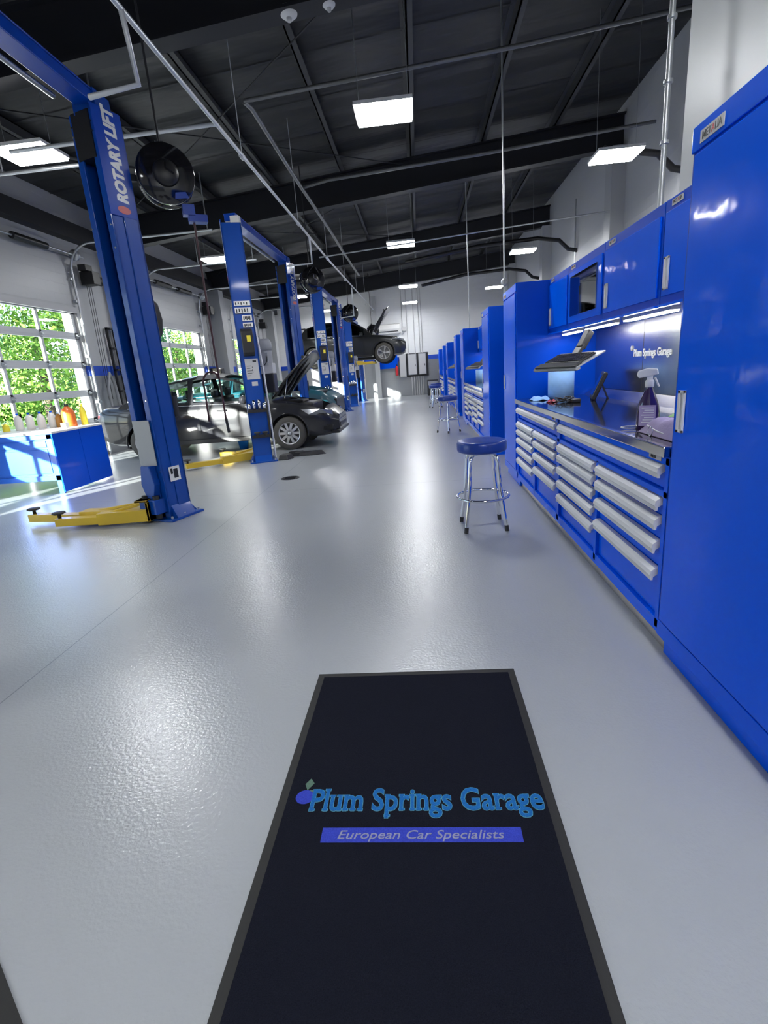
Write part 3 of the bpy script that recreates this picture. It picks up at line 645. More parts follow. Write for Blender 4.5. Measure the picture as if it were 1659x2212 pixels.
def wall_cabinet(y0,y1,l,mirror=False,detail=True):
    t=thing('wall_cabinet',(1.42,y0,1.66),l,'cabinet','blue wall cupboards'); o=t.location
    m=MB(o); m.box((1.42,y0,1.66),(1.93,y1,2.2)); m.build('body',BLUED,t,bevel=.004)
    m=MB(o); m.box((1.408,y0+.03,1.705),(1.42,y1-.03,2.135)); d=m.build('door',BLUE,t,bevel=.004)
    if mirror:
        m=MB(o); m.box((1.400,y0+.12,1.76),(1.408,y1-.11,2.09)); m.build('door_glass',MIRROR,t)
    else: recessed_handle(t,y1-.095,1.82,.17,1.408,wd=.055)
    badge(t,y1-.20,y1-.08,2.155,2.185,1.42,detail)
    m=MB(o); m.box((1.40,y0+.02,1.648),(1.43,y1-.02,1.662)); m.build('rail',BLUE,t)
    return t
def station(dy,nm,n,detail):
    tall_cabinet(max(dy+1.25,1.25) if n==0 else dy+1.46,dy+2.285,('large tall blue cupboard at the right edge, nearest the camera' if n==0 else 'tall blue cupboard at the near end of the %s bench'%nm),detail=detail)
    drawer_unit(dy+2.29,dy+4.13,'drawer cabinet at the near end of the %s bench'%nm,detail)
    drawer_unit(dy+4.13,dy+5.865,'drawer cabinet at the far end of the %s bench'%nm,detail)
    tall_cabinet(dy+5.87,dy+6.70,'tall blue cupboard closing the far end of the %s bench'%nm,detail=detail)
    w_=thing('worktop',(1.06,dy+2.29,.95),'black worktop with steel edge on the %s bench'%nm,'worktop'); o=w_.location
    m=MB(o); m.box((1.085,dy+2.30,.956),(1.92,dy+5.862,1.0)); m.build('top',BLACKG,w_)
    m=MB(o); m.box((1.05,dy+2.292,.955),(1.085,dy+5.865,1.004)); m.build('front_edge',EDGE,w_,bevel=.006)
    m=MB(o); m.prism([(1.80,1.0),(1.92,1.07),(1.92,1.0)],dy+2.30,dy+5.862,'Y'); m.build('rear_upstand',STEEL,w_)
    b=thing('backsplash',(1.92,dy+2.29,1.07),'stainless steel back panel above the %s worktop'%nm,'backsplash'); o=b.location
    for a,c in ((2.29,3.46),(3.47,4.66),(4.67,5.865)):
        m=MB(o); m.box((1.915,dy+a,1.07),(1.93,dy+c,1.66)); m.build('panel',STEEL,b)
    if detail:
        M=Matrix(((0,0,-1,1.913),(-1,0,0,4.86),(0,1,0,1.37),(0,0,0,1)))
        text_mb('Plum Springs Garage',.085,M,.001,.002,o=o).build('lettering',PAPER,b)
        m=MB(o); m.lathe([(0,-.004),(.022,-.004),(.022,.0),(0,0)],(1.912,4.90,1.44),'X',16); m.build('emblem',PAPER,b)
    for (a,c,mi,q) in ((2.29,3.27,False,'first'),(3.275,4.215,False,'second'),(4.22,5.15,True,'mirrored'),(5.155,5.865,False,'last')):
        wall_cabinet(dy+a,dy+c,('wall cupboard with a dark mirrored door over the %s bench'%nm) if mi else '%s blue wall cupboard from the near end over the %s bench'%(q,nm),mi,detail)
    for q,(a,c) in enumerate(((2.35,3.15),(3.35,4.10),(4.30,5.0),(5.2,5.75))):
        s=thing('strip_lamp',(1.55,dy+a,1.65),'%s under-cupboard strip lamp over the %s bench'%(('nearest','second','third','farthest')[q],nm),'lamp','under-cupboard strip lamps'); o=s.location
        m=MB(o); m.box((1.52,dy+a,1.638),(1.58,dy+c,1.66)); m.build('housing',LGREY,s)
        m=MB(o); m.box((1.525,dy+a+.01,1.628),(1.575,dy+c-.01,1.638)); m.build('diffuser',STRIP,s)
station(0,'nearest',0,True); station(6.6,'second',1,False); station(13.3,'third',2,False); station(20.6,'farthest',3,False)

# keyboard arm
def keyboard(dy,l):
    t=thing('keyboard_tray',(1.27,dy+4.5,1.40),l,'keyboard tray'); t.rotation_euler=(0,math.radians(-22),math.radians(24))
    m=MB(); m.box((-.19,-.3,-.012),(.12,.28,.0)); m.prism([(-.21,-.03),(-.225,-.01),(-.2,.005),(-.17,.0),(-.17,-.03)],-.3,.28,'Y'); m.build('tray',GREY,t,bevel=.004)
    m=MB(); m.box((-.215,-.29,.001),(-.13,.26,.018)); m.build('wrist_rest',DKSTEEL,t,bevel=.008); t.scale=(.92,.92,.92)
    m=MB(); m.box((-.125,-.26,.002),(.05,.22,.018)); kb=m.build('keyboard',BLACK,t,bevel=.003)
    m=MB()
    for i in range(6):
        for j in range(16): m.box((-.118+i*.028,-.25+j*.029,.018),(-.118+i*.028+.022,-.25+j*.029+.023,.025))
    m.build('keys',BLACK,kb)
    m=MB(); m.beam((.05,.02,-.01),(.16,.02,.05),.09,.03); m.beam((.14,.02,.03),(.285,.02,.125),.07,.06); m.build('arm',BLACK,t,bevel=.006)
keyboard(0,'black keyboard on a tilted arm tray over the nearest worktop'); keyboard(6.6,'keyboard tray over the second worktop'); keyboard(13.3,'small keyboard tray over the third worktop')
def roll(x,y,l,r=.13,h=.27):
    t=thing('paper_towel_roll',(x,y,1.0),l,'paper roll')
    m=MB(); m.lathe([(.022,0),(r,0),(r,h),(.022,h),(.022,0)],n=36); m.build('roll',LBLUE,t)
    m=MB(); m.lathe([(.018,.002),(.022,.002),(.022,h+.001),(.018,h+.001)],n=16); m.build('cardboard_core',mat('card',(0.35,.25,.15),.8),t)
roll(1.47,5.55,'pale blue paper towel roll standing at the far end of the nearest worktop'); roll(1.42,12.0,'pale blue paper towel roll on the second worktop')
# leaning tablet
t=thing('diagnostic_tablet',(1.66,5.15,1.0),'dark tablet computer leaning on the nearest worktop beside the paper roll','tablet',rz=math.radians(-20)); t.rotation_euler=(0,math.radians(24),math.radians(-15))
m=MB(); m.box((-.02,-.16,.0),(.02,.16,.27)); m.build('casing',BLACK,t,bevel=.012)
m=MB(); m.box((-.024,-.13,.035),(-.02,.13,.235)); m.build('screen',SCREEN,t)
m=MB(); m.beam((.02,0,.16),(.13,0,.055),.1,.012); m.build('stand',BLACK,t)
t=thing('charger_block',(1.42,4.85,1.0),'black power adapter lying in front of the leaning tablet','charger')
m=MB(t.location); m.box((1.39,4.86,1.0),(1.47,5.02,1.035)); m.build('casing',BLACK,t,bevel=.008)
m=MB(t.location); pts=[(1.40,4.9,1.02)]+[(1.34+.07*math.cos(i*.9)+.01*i*.3,5.0+.09*math.sin(i*.9),1.012+.012*(i%4)) for i in range(26)]; m.tube(pts,.005,6); m.tube([(1.22+.012*i,5.0+.03*math.sin(i*1.1),1.008+.006*(i%3)) for i in range(14)],.005,6); m.build('cable',BLACK,t)
def rag(name,c,sx,sy,h,mt,l,seed):
    rnd=random.Random(seed); n=16; vs=[]; fs=[]
    ph=[rnd.uniform(0,6) for _ in range(4)]
    for i in range(n+1):
        for j in range(n+1):
            u,v=i/n*2-1,j/n*2-1; r=math.hypot(u,v); e_=max(0,1-r**2*.75)
            z=h*e_*(.55+.45*math.sin(5*u+ph[0])*math.cos(4*v+ph[1]))+.004
            vs.append((c[0]+sx*u*(1-.18*abs(v)+.05*math.sin(7*v+ph[2])),c[1]+sy*v*(1-.15*abs(u)+.06*math.sin(6*u+ph[3])),c[2]+max(.003,z)))
    for i in range(n):
        for j in range(n): a0=i*(n+1)+j; fs.append((a0,a0+1,a0+n+2,a0+n+1))
    m=MB((c[0],c[1],c[2])); m.add(vs,fs,True); o=m.build(name,mt); so=o.modifiers.new('solid','SOLIDIFY'); so.thickness=.003
    return tag(o,l,'cloth')
rag('shop_rag',(1.24,5.5,1.0),.10,.15,.05,LBLUE,'crumpled light blue rag at the front of the nearest worktop',3)
rag('shop_rag',(1.27,5.1,1.0),.05,.08,.03,RED,'small red cloth beside the blue rag under the black cable',5)
# spray bottle
t=thing('spray_bottle',(1.20,2.82,1.0),'purple spray bottle with a white trigger on the nearest worktop','spray bottle',rz=math.radians(62)); t.scale=(1.12,1.12,1.12)
def sprof(hw,hd,z): return [(hw*math.cos(a_),hd*math.sin(a_),z) for a_ in [2*PI*i/20 for i in range(20)]]
m=MB(); rings=[(.045,.03,0),(.05,.034,.01),(.05,.034,.09),(.046,.030,.12),(.036,.026,.15),(.022,.02,.185),(.016,.016,.20),(.016,.016,.215)]
vs=[p for a_,b_,z in rings for p in sprof(a_,b_,z)]; vs=[(p[1],p[0],p[2]) for p in vs]
fs=[(i*20+j,i*20+(j+1)%20,(i+1)*20+(j+1)%20,(i+1)*20+j) for i in range(len(rings)-1) for j in range(20)]+[tuple(range(20))]
m.add(vs,fs,True); m.build('bottle',PURPLE,t)
m=MB(); m.box((-.0362,-.036,.03),(-.0345,.034,.125)); lb=m.build('label_panel',LILAC,t)
m=MB()
for j in range(7): m.box((-.0375,-.028,.045+j*.011),(-.0362,.024-.006*(j%3),.049+j*.011))
m.build('printed_lines',PAPER,lb)
m=MB(); m.lathe([(0,.205),(.019,.205),(.019,.235),(.013,.24),(0,.24)],n=18); m.prism([(-.035,.262),(.045,.248),(.055,.262),(.05,.282),(.01,.292),(-.03,.286)],-.013,.013,'X'); m.box((-.009,-.012,.235),(.009,.012,.262)); m.beam((0,-.02,.25),(0,-.04,.205),.012,.008); m.build('trigger_head',WHITE,t,bevel=.004)
# lilac pouch and green box
t=thing('cloth_pouch',(1.25,2.63,1.0),'lilac folded cloth with a metal ring at the near end of the worktop','cloth')
m=MB(); n=14; vs=[];fs=[]
for i in range(n+1):
    for j in range(n+1):
        u,v=i/n*2-1,j/n*2-1; e_=(1-abs(u)**3)*(1-abs(v)**4)
        vs.append((.10*u,.20*v,.004+.075*e_*(1-.25*u)+.006*math.sin(9*v+4*u)*e_))
fs=[(i*(n+1)+j,i*(n+1)+j+1,(i+1)*(n+1)+j+1,(i+1)*(n+1)+j) for i in range(n) for j in range(n)]
k0=len(vs); vs+= [(x,y,0.001) for x,y,_ in vs]; fs+=[tuple(k0+q for q in f)[::-1] for f in fs]
m.add(vs,fs,True); m.build('cloth',LILAC,t)
m=MB(); m.tube(arc((-.105,.02,.024),.024,0,360,16,'YZ'),.0025,6,caps=False); m.build('ring',CHROME,t)
m=MB(); m.tube([(-.085,-.13,.02),(-.095,-.02,.03),(-.09,.09,.045),(-.06,.14,.03)],.003,6); m.build('piping',PAPER,t)
t=thing('green_box',(1.50,2.95,1.0),'small green and black box leaning behind the lilac cloth','box'); t.rotation_euler=(0,0,math.radians(25))
m=MB(); m.box((-.06,-.11,0),(.06,.11,.045)); m.build('carton',BLACK,t,bevel=.004)
m=MB(); m.prism([(-.06,.045),(.06,.045),(.06,.085)],-.11,.11,'Y'); m.build('lid',GREEN,t)
t=thing('cable_loop',(1.16,2.93,1.0),'thin pale cable loop lying left of the spray bottle','cable'); m=MB(); m.tube(arc((0,0,.012),.05,0,340,20,'XY'),.003,6); m.build('cord',LGREY,t)

# ------------------------------------------------------------------ floor mats, drain
t=thing('floor_mat',(-.095,.3,0),'black entrance mat with blue garage lettering in the foreground','floor mat'); o=t.location
m=MB(o); m.box((-.567,-.5,0),(.374,2.16,.009)); m.build('rubber_border',MATRUB,t,bevel=.003)
m=MB(o); m.box((-.535,-.47,.009),(.342,2.125,.013)); cp=m.build('carpet',MATBLK,t)
def flatT(x,y,z): return Matrix.Translation((x,y,z))
def fit_text(txt,x0,x1,yb,hh,mt,off,z,name,shear=0.0,par=cp):
    probe=text_mb(txt,1.0,Matrix.Identity(4),0,0,shear=shear); w0=max(v.x for v in probe.v)-min(v.x for v in probe.v); xm=min(v.x for v in probe.v)
    capz=max(v.y for v in probe.v); sx=(x1-x0)/w0; sy=hh/capz
    M=Matrix.Translation((x0-xm*sx,yb,z))@Matrix.Diagonal((sx,sy,1,1))
    return text_mb(txt,1.0,M,.0006,off,shear=shear,o=o).build(name,mt,par)
fit_text('Plum Springs Garage',-.447,.330,1.352,.088,LOGOO,.030,.0136,'lettering')
fit_text('Plum Springs Garage',-.447,.330,1.352,.088,LOGOB,.014,.0146,'lettering')
SER={'P':[(.16,0),(.16,1)],'l':[(.5,0),(.4,1.02)],'u':[(.12,.72),(.80,.72),(.86,0)],'m':[(.10,0),(.5,0),(.9,0),(.08,.72)],'p':[(.16,-.28),(.12,.72)],'r':[(.2,0),(.16,.72)],'i':[(.5,0),(.4,.72)],'n':[(.16,0),(.84,0),(.12,.72)]}
def serif(txt,x0,x1,yb,hh,mt,pad,z):
    I=Matrix.Identity(4)
    full=text_mb(txt,1.0,I,0,0); a_=min(v.x for v in full.v); b_=max(v.x for v in full.v); cap=max(v.y for v in full.v); sx=(x1-x0)/(b_-a_); sy=hh/cap
    mm=MB(o)
    for i,ch in enumerate(txt):
        if ch not in SER: continue
        pre=text_mb(txt[:i+1],1.0,I,0,0); r_=max(v.x for v in pre.v)
        one=text_mb(ch,1.0,I,0,0); w_=max(v.x for v in one.v)-min(v.x for v in one.v)
        for fx_,fy in SER[ch]:
            cx=x0+(r_-w_+w_*fx_-a_)*sx; cy=yb+fy*hh; w2=.0085+pad; h2=.0035+pad*.7
            mm.box((cx-w2,cy-h2-(.003 if fy>.1 else -.003),z-.0006),(cx+w2,cy+h2-(.003 if fy>.1 else -.003),z+.0006))
    mm.build('lettering_serifs',mt,cp)
serif('Plum Springs Garage',-.447,.330,1.352,.088,LOGOO,.002,.0134); serif('Plum Springs Garage',-.447,.330,1.352,.088,LOGOB,0,.0144)
m=MB(o); m.box((-.388,1.232,.0130),(.240,1.285,.0140)); m.build('logo_bar',LOGOP,cp)
fit_text('European Car Specialists',-.335,.185,1.244,.030,LOGOW,.004,.0146,'lettering',.25)
m=MB(o); m.add([(-.475+.032*math.cos(a_),1.408+.030*math.sin(a_),.0142) for a_ in [2*PI*i/24 for i in range(24)]],[tuple(range(24))]); m.build('plum_emblem',LOGOP,cp)
m=MB(o); m.add([(-.472,1.437,.0146),(-.452,1.468,.0146),(-.468,1.49,.0146),(-.485,1.465,.0146)],[(0,1,2,3)]); m.add([(-.465,1.437,.0147),(-.43,1.44,.0147),(-.415,1.425,.0147),(-.44,1.42,.0147)],[(0,1,2,3)]); m.build('leaf_emblem',LOGOG,cp)
t=thing('floor_mat',(-1.6,.3,0),'corner of a second black mat at the bottom left edge','floor mat'); o=t.location
m=MB(o); m.prism([(-1.50,1.137),(-.60,.45),(-1.3,-.45),(-2.2,.24)],0,.010,'Z'); m.build('rubber_base',MATRUB,t)
t=thing('floor_drain',(-1.96,7.22,0),'round floor drain cover on the painted joint','drain cover')
m=MB(); m.lathe([(0,.002),(.118,.002),(.13,.006),(.14,.001),(.14,0),(0,0)],n=36); m.build('cover',DKSTEEL,t)
m=MB()
for j in range(-4,5): m.box((-.08,j*.02-.003,.004),(.08,j*.02+.003,.0066))
m.build('slots',BLACK,t)

# ------------------------------------------------------------------ blue workbench by the door
t=thing('workbench',(-6.4,7.7,0),'blue metal workbench with a white top in the sun at left','workbench'); o=t.location
X0,X1,Y0,Y1=-7.1,-5.39,7.13,8.36
m=MB(o); m.box((X0,Y0+.03,.27),(X1-.02,Y1,.86)); m.build('body',mat('bright_blue',(0.0,0.11,0.62),.35,coat=.4),t)
m=MB(o); m.box((X1-.02,Y0,.02),(X1,(Y0+Y1)/2-.004,.895)); m.box((X1-.02,(Y0+Y1)/2+.004,.02),(X1,Y1,.895)); m.build('end_panel',BLUED,t,bevel=.003)
m=MB(o); m.box((X0,Y0,.82),(X1-.02,Y0+.03,.89)); m.box((X0,Y0,.20),(X1-.02,Y0+.03,.28)); m.box((X1-.10,Y0,.0),(X1-.02,Y0+.03,.89)); m.box((X0,Y0,0),(X0+.08,Y0+.03,.89)); m.build('front_frame',MATS['bright_blue'],t,bevel=.004)
m=MB(o); m.box((X0+.05,Y0+.022,.31),(X1-.14,Y0+.03,.67)); m.box((X0+.05,Y0+.022,.70),(X1-.14,Y0+.03,.80)); m.build('drawer',MATS['bright_blue'],t,bevel=.004)
m=MB(o); m.box((X0-.03,Y0-.03,.895),(X1+.02,Y1+.02,.925)); m.build('top',WHITE,t,bevel=.006)
def jug(x,y,r,h,mt,cap,l,name='jug',flat=.7):
    t=thing(name,(x,y,.925),l,'bottle','containers on the sunlit bench')
    m=MB(); m.lathe([(0,0),(r,0),(r*1.02,h*.1),(r,h*.62),(r*.75,h*.78),(r*.3,h*.88),(r*.28,h*.95),(0,h*.95)],n=20); m.build('bottle',mt,t)
    m=MB(); m.lathe([(r*.33,h*.90),(r*.33,h),(0,h),(0,h*.9)],n=14); m.build('cap',cap,t)
MILK=mat('milky_plastic',(0.75,0.75,0.72),.4)
for i,x in enumerate((-6.52,-6.37,-6.22,-6.07)): jug(x,7.95+.06*i,.06,.27,MILK,BLUED,'%s white bottle in the row on the sunlit bench'%(('leftmost','second','third','rightmost')[i]),'white_bottle')
jug(-5.93,8.1,.055,.24,mat('amber',(0.35,0.16,0.02),.2,coat=.5),LBLUE,'amber bottle with pale blue cap on the bench','amber_bottle')
jug(-5.72,8.05,.10,.36,ORNG,BLACK,'large orange jug with black pump head on the bench','orange_jug')
jug(-5.58,8.22,.05,.34,YELP,YELP,'tall yellow bottle behind the orange jug','yellow_bottle')
jug(-6.72,7.9,.05,.13,YELP,WHITE,'short yellow can left of the white bottles','yellow_can')
t=thing('pump_hose',(-5.72,8.05,1.2),'thin clear hose looping from the orange jug','hose'); m=MB(); m.tube([(0,0,.08),(-.05,-.02,.18),(-.12,-.03,.16),(-.14,-.03,.08),(-.22,-.05,.07),(-.3,-.05,.0)],.006,6); m.build('tube',PAPER,t)
t=thing('small_carton',(-5.60,7.75,.925),'small white box at the bench edge','box'); m=MB(); m.box((-.04,-.04,0),(.04,.04,.08)); m.build('carton',PAPER,t)

# ------------------------------------------------------------------ cars
def interp(tab,x):
    for (x0,y0),(x1,y1) in zip(tab,tab[1:]):
        if x<=x1: return y0+(y1-y0)*max(0,(x-x0))/(x1-x0)
    return tab[-1][1]
def smooth_tab(tab,x): # cosine interpolation for rounder lines
    for (x0,y0),(x1,y1) in zip(tab,tab[1:]):
        if x<=x1:
            return y0+(y1-y0)*max(0,(x-x0))/(x1-x0)
    return tab[-1][1]
def wheel(par,x,y,r,side,rimm,spokes,label=None,dbl=False):
    s=side; m=MB(); rr=r*.66
    m.lathe([(rr,-.10),(r*.93,-.11),(r*.985,-.085),(r,-.05),(r,.05),(r*.985,.085),(r*.93,.11),(rr,.10)],(x,y,r),'Y',44); w_=m.build('wheel',TYRE,par)
    m=MB(); yo=y+s*.085
    m.lathe([(rr+.004,s*.02),(rr,.0),(rr*.94,-s*.02),(rr*.9,-s*.07),(rr*.2,-s*.08),(0,-s*.08)],(x,yo,r),'Y',40); m.build('rim_barrel',RIMD,w_)
    m=MB(); m.lathe([(rr+.002,s*.018),(rr*.93,s*.012),(rr*.93,-s*.01),(rr,-s*.01)],(x,yo,r),'Y',40)
    m.lathe([(0,s*.012),(rr*.17,s*.010),(rr*.2,-s*.015),(0,-s*.015)],(x,yo,r),'Y',20)
    for k in range(spokes):
        a=2*PI*k/spokes
        for d_ in ((-.09,.09) if dbl else (0,)):
            u=Vector((math.cos(a+d_*.3),0,math.sin(a+d_*.3))); v=Vector((math.cos(a+d_),0,math.sin(a+d_)))
            c=Vector((x,yo,r)); m.beam(c+u*rr*.14+Vector((0,s*.0,0)),c+v*rr*.95,(.022 if dbl else .05)*r/.34,.02,up=(0,1,0))
    m.build('rim',rimm,w_)
def boolean(me_obj,cutters):
    for c in cutters:
        md=me_obj.modifiers.new('cut','BOOLEAN'); md.operation='DIFFERENCE'; md.object=c; md.solver='EXACT'
    dg=bpy.context.evaluated_depsgraph_get(); me=bpy.data.meshes.new_from_object(me_obj.evaluated_get(dg))
    me_obj.modifiers.clear(); old=me_obj.data; me_obj.data=me; bpy.data.meshes.remove(old)
    for c in cutters: bpy.data.objects.remove(c)
def build_car(name,loc,label,cat,L,hw,tabs,axles,wr,paint,gl,rimm,spokes,hood,dbl=False,windows=None,cabin=None,z_off=0):
    T=thing(name,loc,label,cat)
    zb_,zs_,zt_,wd_=tabs   # bottom, shoulder, centre top of the lower body, half width factor
    N=46; xs=[L*i/N for i in range(N+1)]; m=MB(); rings=[]
    for x in xs:
        b,sh,tp,wf=interp(zb_,x),interp(zs_,x),interp(zt_,x),interp(wd_,x)*hw
        half=[(0,b),(wf-.14,b),(wf-.03,b+.05),(wf-.015,b+.22),(wf,(b+sh)/2+.06),(wf-.012,sh-.10),(wf-.05,sh-.01),(wf-.13,sh+(tp-sh)*.45),(wf*.6,tp-.012),(0,tp)]
        ring=[(y,z) for y,z in half]+[(-y,z) for y,z in half[-2:0:-1]]
        rings.append([(x,y,z) for y,z in ring])
    n=len(rings[0]); vs=[p for r in rings for p in r]
    fs=[(i*n+j,i*n+(j+1)%n,(i+1)*n+(j+1)%n,(i+1)*n+j) for i in range(N) for j in range(n)]+[tuple(range(n)),tuple(range(N*n,(N+1)*n))[::-1]]
    m.add(vs,fs,True); body=m.build('body',paint,T)
    cut=[]
    for ax in axles:
        c=MB(); c.lathe([(0,-hw-.2),(wr*1.16,-hw-.2),(wr*1.16,-hw+.30),(0,-hw+.30)],(ax,0,wr*1.02),'Y',36); cut.append(c.build('arch_cutter',TRIM))
        c=MB(); c.lathe([(0,hw-.30),(wr*1.16,hw-.30),(wr*1.16,hw+.2),(0,hw+.2)],(ax,0,wr*1.02),'Y',36); cut.append(c.build('arch_cutter',TRIM))
    for c in cut: c.parent=T
    if hood:
        x0,x1,zf=hood[0],hood[1],hood[2]
        c=MB(); c.box((x0+.03,-hw+.16,zf-.35),(x1-.1,hw-.16,zf+.6)); c=c.build('bay_cutter',TRIM); c.parent=T; cut.append(c)
    bpy.context.view_layer.update(); boolean(body,cut)
    for p in body.data.polygons: p.use_smooth=True
    es=body.modifiers.new('edges','EDGE_SPLIT'); es.split_angle=math.radians(38)
    # greenhouse
    cx0,cx1,roof,fpost,rpost=cabin['x0'],cabin['x1'],cabin['roof'],cabin['front'],cabin['rear']
    M_=30; gx=[cx0+(cx1-cx0)*i/M_ for i in range(M_+1)]; G=[]
    for x in gx:
        sh=interp(zs_,x)-.02; tp=max(interp(zt_,x),interp(zs_,x)); rf=interp(roof,x); wf=interp(wd_,x)*hw; t_=max(0.0,min(1.0,(rf-sh)/(cabin['h'])))
        yb_=wf-.07; yt=wf-.07-.24*t_
        G.append([(x,yb_,sh),(x,yb_-(yb_-yt)*.12,sh+(rf-sh)*.12),(x,yt+.04,sh+(rf-sh)*.86),(x,yt-.04,rf-.03*t_),(x,yt*.5,rf+.012),(x,0,rf+.02)])
    MBp,MBs,MBs2,MBw,MBr=MB(),MB(),MB(),MB(),MB()
    for i in range(M_):
        xm=(gx[i]+gx[i+1])/2
        for j in range(5):
            q=[G[i][j],G[i+1][j],G[i+1][j+1],G[i][j+1]]
            for s in (1,-1):
                qq=[(a_,s*b_,c_) for a_,b_,c_ in q]
                if s<0: qq=qq[::-1]
                tgt=MBp
                if j==1:
                    if not any(a_<xm<b_ for a_,b_ in cabin['pillars']) and cabin['side'][0]<xm<cabin['side'][1]: tgt=MBs if s>0 else MBs2
                elif j>=3:
                    if xm>fpost: tgt=MBw
                    elif xm<rpost: tgt=MBr
                elif j==2 and (xm>fpost+.1 or xm<rpost-.1): tgt=MBp
                tgt.add(qq,[(0,1,2,3)],True)
    MBp.build('roof',paint,T); MBs.build('side_window',gl,T); MBs2.build('side_window',gl,T); MBw.build('windshield',gl,T); MBr.build('rear_window',gl,T)
    # window trim line
    for s in (1,-1):
        m=MB(); m.tube([(x,s*(interp(wd_,x)*hw-.045),interp(zs_,x)+.0) for x in gx if cabin['side'][0]-.1<x<cabin['side'][1]+.1],.010,6); m.build('window_trim',CHROME,T)
    # sills, seams, handles
    for s in (1,-1):
        m=MB(); m.box((axles[0]+wr*1.25,s*(hw-.05),interp(zb_,L/2)-.0),(axles[1]-wr*1.25,s*(hw+.004),interp(zb_,L/2)+.09)); m.build('sill',TRIM,T,bevel=.01)
        for xd in cabin['seams']:
            m=MB(); m.tube([(xd,s*(interp(wd_,xd)*hw-.002),interp(zb_,xd)+.2),(xd,s*(interp(wd_,xd)*hw+.0005),(interp(zb_,xd)+interp(zs_,xd))/2+.05),(xd,s*(interp(wd_,xd)*hw-.012),interp(zs_,xd)-.09)],.005,5); m.build('door_seam',TRIM,T)
        for xd in cabin['handles']:
            zz=interp(zs_,xd)-.14; m=MB(); m.box((xd-.1,s*(hw-.01),zz),(xd+.1,s*(hw+.02),zz+.03)); m.build('door_handle',CHROME if cat=='suv' else paint,T,bevel=.008)
        xm=cabin['mirror']; m=MB(); m.lathe([(0,-.09),(.05,-.08),(.085,-.02),(.09,.05),(.0,.06)],(xm,s*(hw+.08),interp(zs_,xm)+.07),'Y',14); m.build('side_mirror',paint,T)
    for ax in axles:
        for s in (1,-1):
            wheel(T,ax,s*(hw-.12),wr,s,rimm,spokes,dbl=dbl)
            m=MB(); m.lathe([(0,s*.0),(wr*1.15,s*.0)],(ax,s*(hw-.29),wr*1.02),'Y',30); m.build('arch_liner',TRIM,T)
            m=MB(); pts=[(ax+wr*1.17*math.cos(a_),s*(interp(wd_,ax)*hw-.012),wr*1.02+wr*1.17*math.sin(a_)) for a_ in [math.radians(q) for q in range(-12,193,12)]]; m.tube(pts,.016 if cat!='suv' else .035,6); m.build('arch_trim',TRIM if cat=='suv' else paint,T)
    # interior block: seats
    for xs_ in cabin['seats']:
        for s in (-1,1):
            m=MB(); m.box((xs_-.08,s*.38-.22,.45),(xs_+.08,s*.38+.22,1.15)); m.box((xs_-.05,s*.38-.12,1.15),(xs_+.05,s*.38+.12,1.32)); m.box((xs_,s*.38-.22,.45),(xs_+.45,s*.38+.22,.62)); m.build('seat',BLACK,T,bevel=.04)
    return T
def hood_panel(T,x,z,length,hwid,ang,mt,bulge=.05,strut=True):
    m=MB(); n=12; vs=[];
    for i in range(n+1):
        for j in range(n+1):
            u=i/n; v=j/n*2-1; wv=hwid*(1-.10*u**2)
            px=u*length*(1-.12*v*v*u); pz=-.10*u**2*1.2-bulge*v*v
            vs.append((x+px*math.cos(ang)-pz*math.sin(ang),v*wv,z+px*math.sin(ang)+pz*math.cos(ang)))
    fs=[(i*(n+1)+j,(i+1)*(n+1)+j,(i+1)*(n+1)+j+1,i*(n+1)+j+1) for i in range(n) for j in range(n)]
    m.add(vs,fs,True); h=m.build('hood',mt,T); s=h.modifiers.new('solid','SOLIDIFY'); s.thickness=.035; s.offset=-1
    m=MB()
    for v in (-.55,.0,.55):
        p=[Vector((x+u*length*math.cos(ang)+.03*math.sin(ang),v*hwid,z+u*length*math.sin(ang)-.03*math.cos(ang)-.05)) for u in (.08,.5,.85)]; m.tube(p,.03,6)
    m.tube([(x+.85*length*math.cos(ang),v*hwid,z+.85*length*math.sin(ang)-.06) for v in (-.6,0,.6)],.03,6); m.build('hood_frame',TRIM,h)
    if strut:
        m=MB(); m.tube([(x+.25,-hwid*.8,z-.04),(x+.45*length*math.cos(ang),-hwid*.8,z+.45*length*math.sin(ang)-.03)],.010,6); m.build('hood_strut',CHROME,h)
# sedan: rear at x=-6.53, front -1.47 ; local x = world x + 6.53
Ls=5.06
sed=dict(x0=.55,x1=3.72,h=.46,roof=[(.55,1.10),(1.05,1.36),(1.6,1.53),(2.1,1.60),(2.6,1.60),(3.0,1.50),(3.35,1.30),(3.72,1.03)],front=2.72,rear=1.42,
  pillars=[(0,.78),(1.98,2.10),(3.45,9)],side=(.78,3.45),seams=[1.35,2.25,3.30],handles=[1.75,2.75],mirror=3.25,seats=[1.55,2.45])
tabsS=([(0,.40),(.3,.30),(.9,.26),(4.3,.24),(4.8,.22),(5.06,.30)],
       [(0,.98),(.15,1.04),(1.0,1.05),(3.2,1.0),(4.0,.95),(4.6,.83),(5.06,.60)],
       [(0,1.05),(.12,1.12),(.6,1.16),(3.5,1.05),(3.9,1.03),(4.5,.92),(4.85,.80),(5.06,.62)],
       [(0,.80),(.2,.90),(.6,.97),(1.2,1.0),(3.8,1.0),(4.4,.97),(4.8,.86),(5.0,.72),(5.06,.62)])
SD=build_car('sedan',(-6.74,11.08,0),'dark grey sedan with its hood open, parked between the columns of the second lift','car',Ls,.90,tabsS,(1.02,4.07),.335,CARDK,CARGL,RIM,10,(3.74,4.9,.95),windows=None,cabin=sed)
hood_panel(SD,3.74,1.06,1.24,.74,math.radians(50),mat('hood_black',(0.006,0.006,0.007),.35,coat=.3))
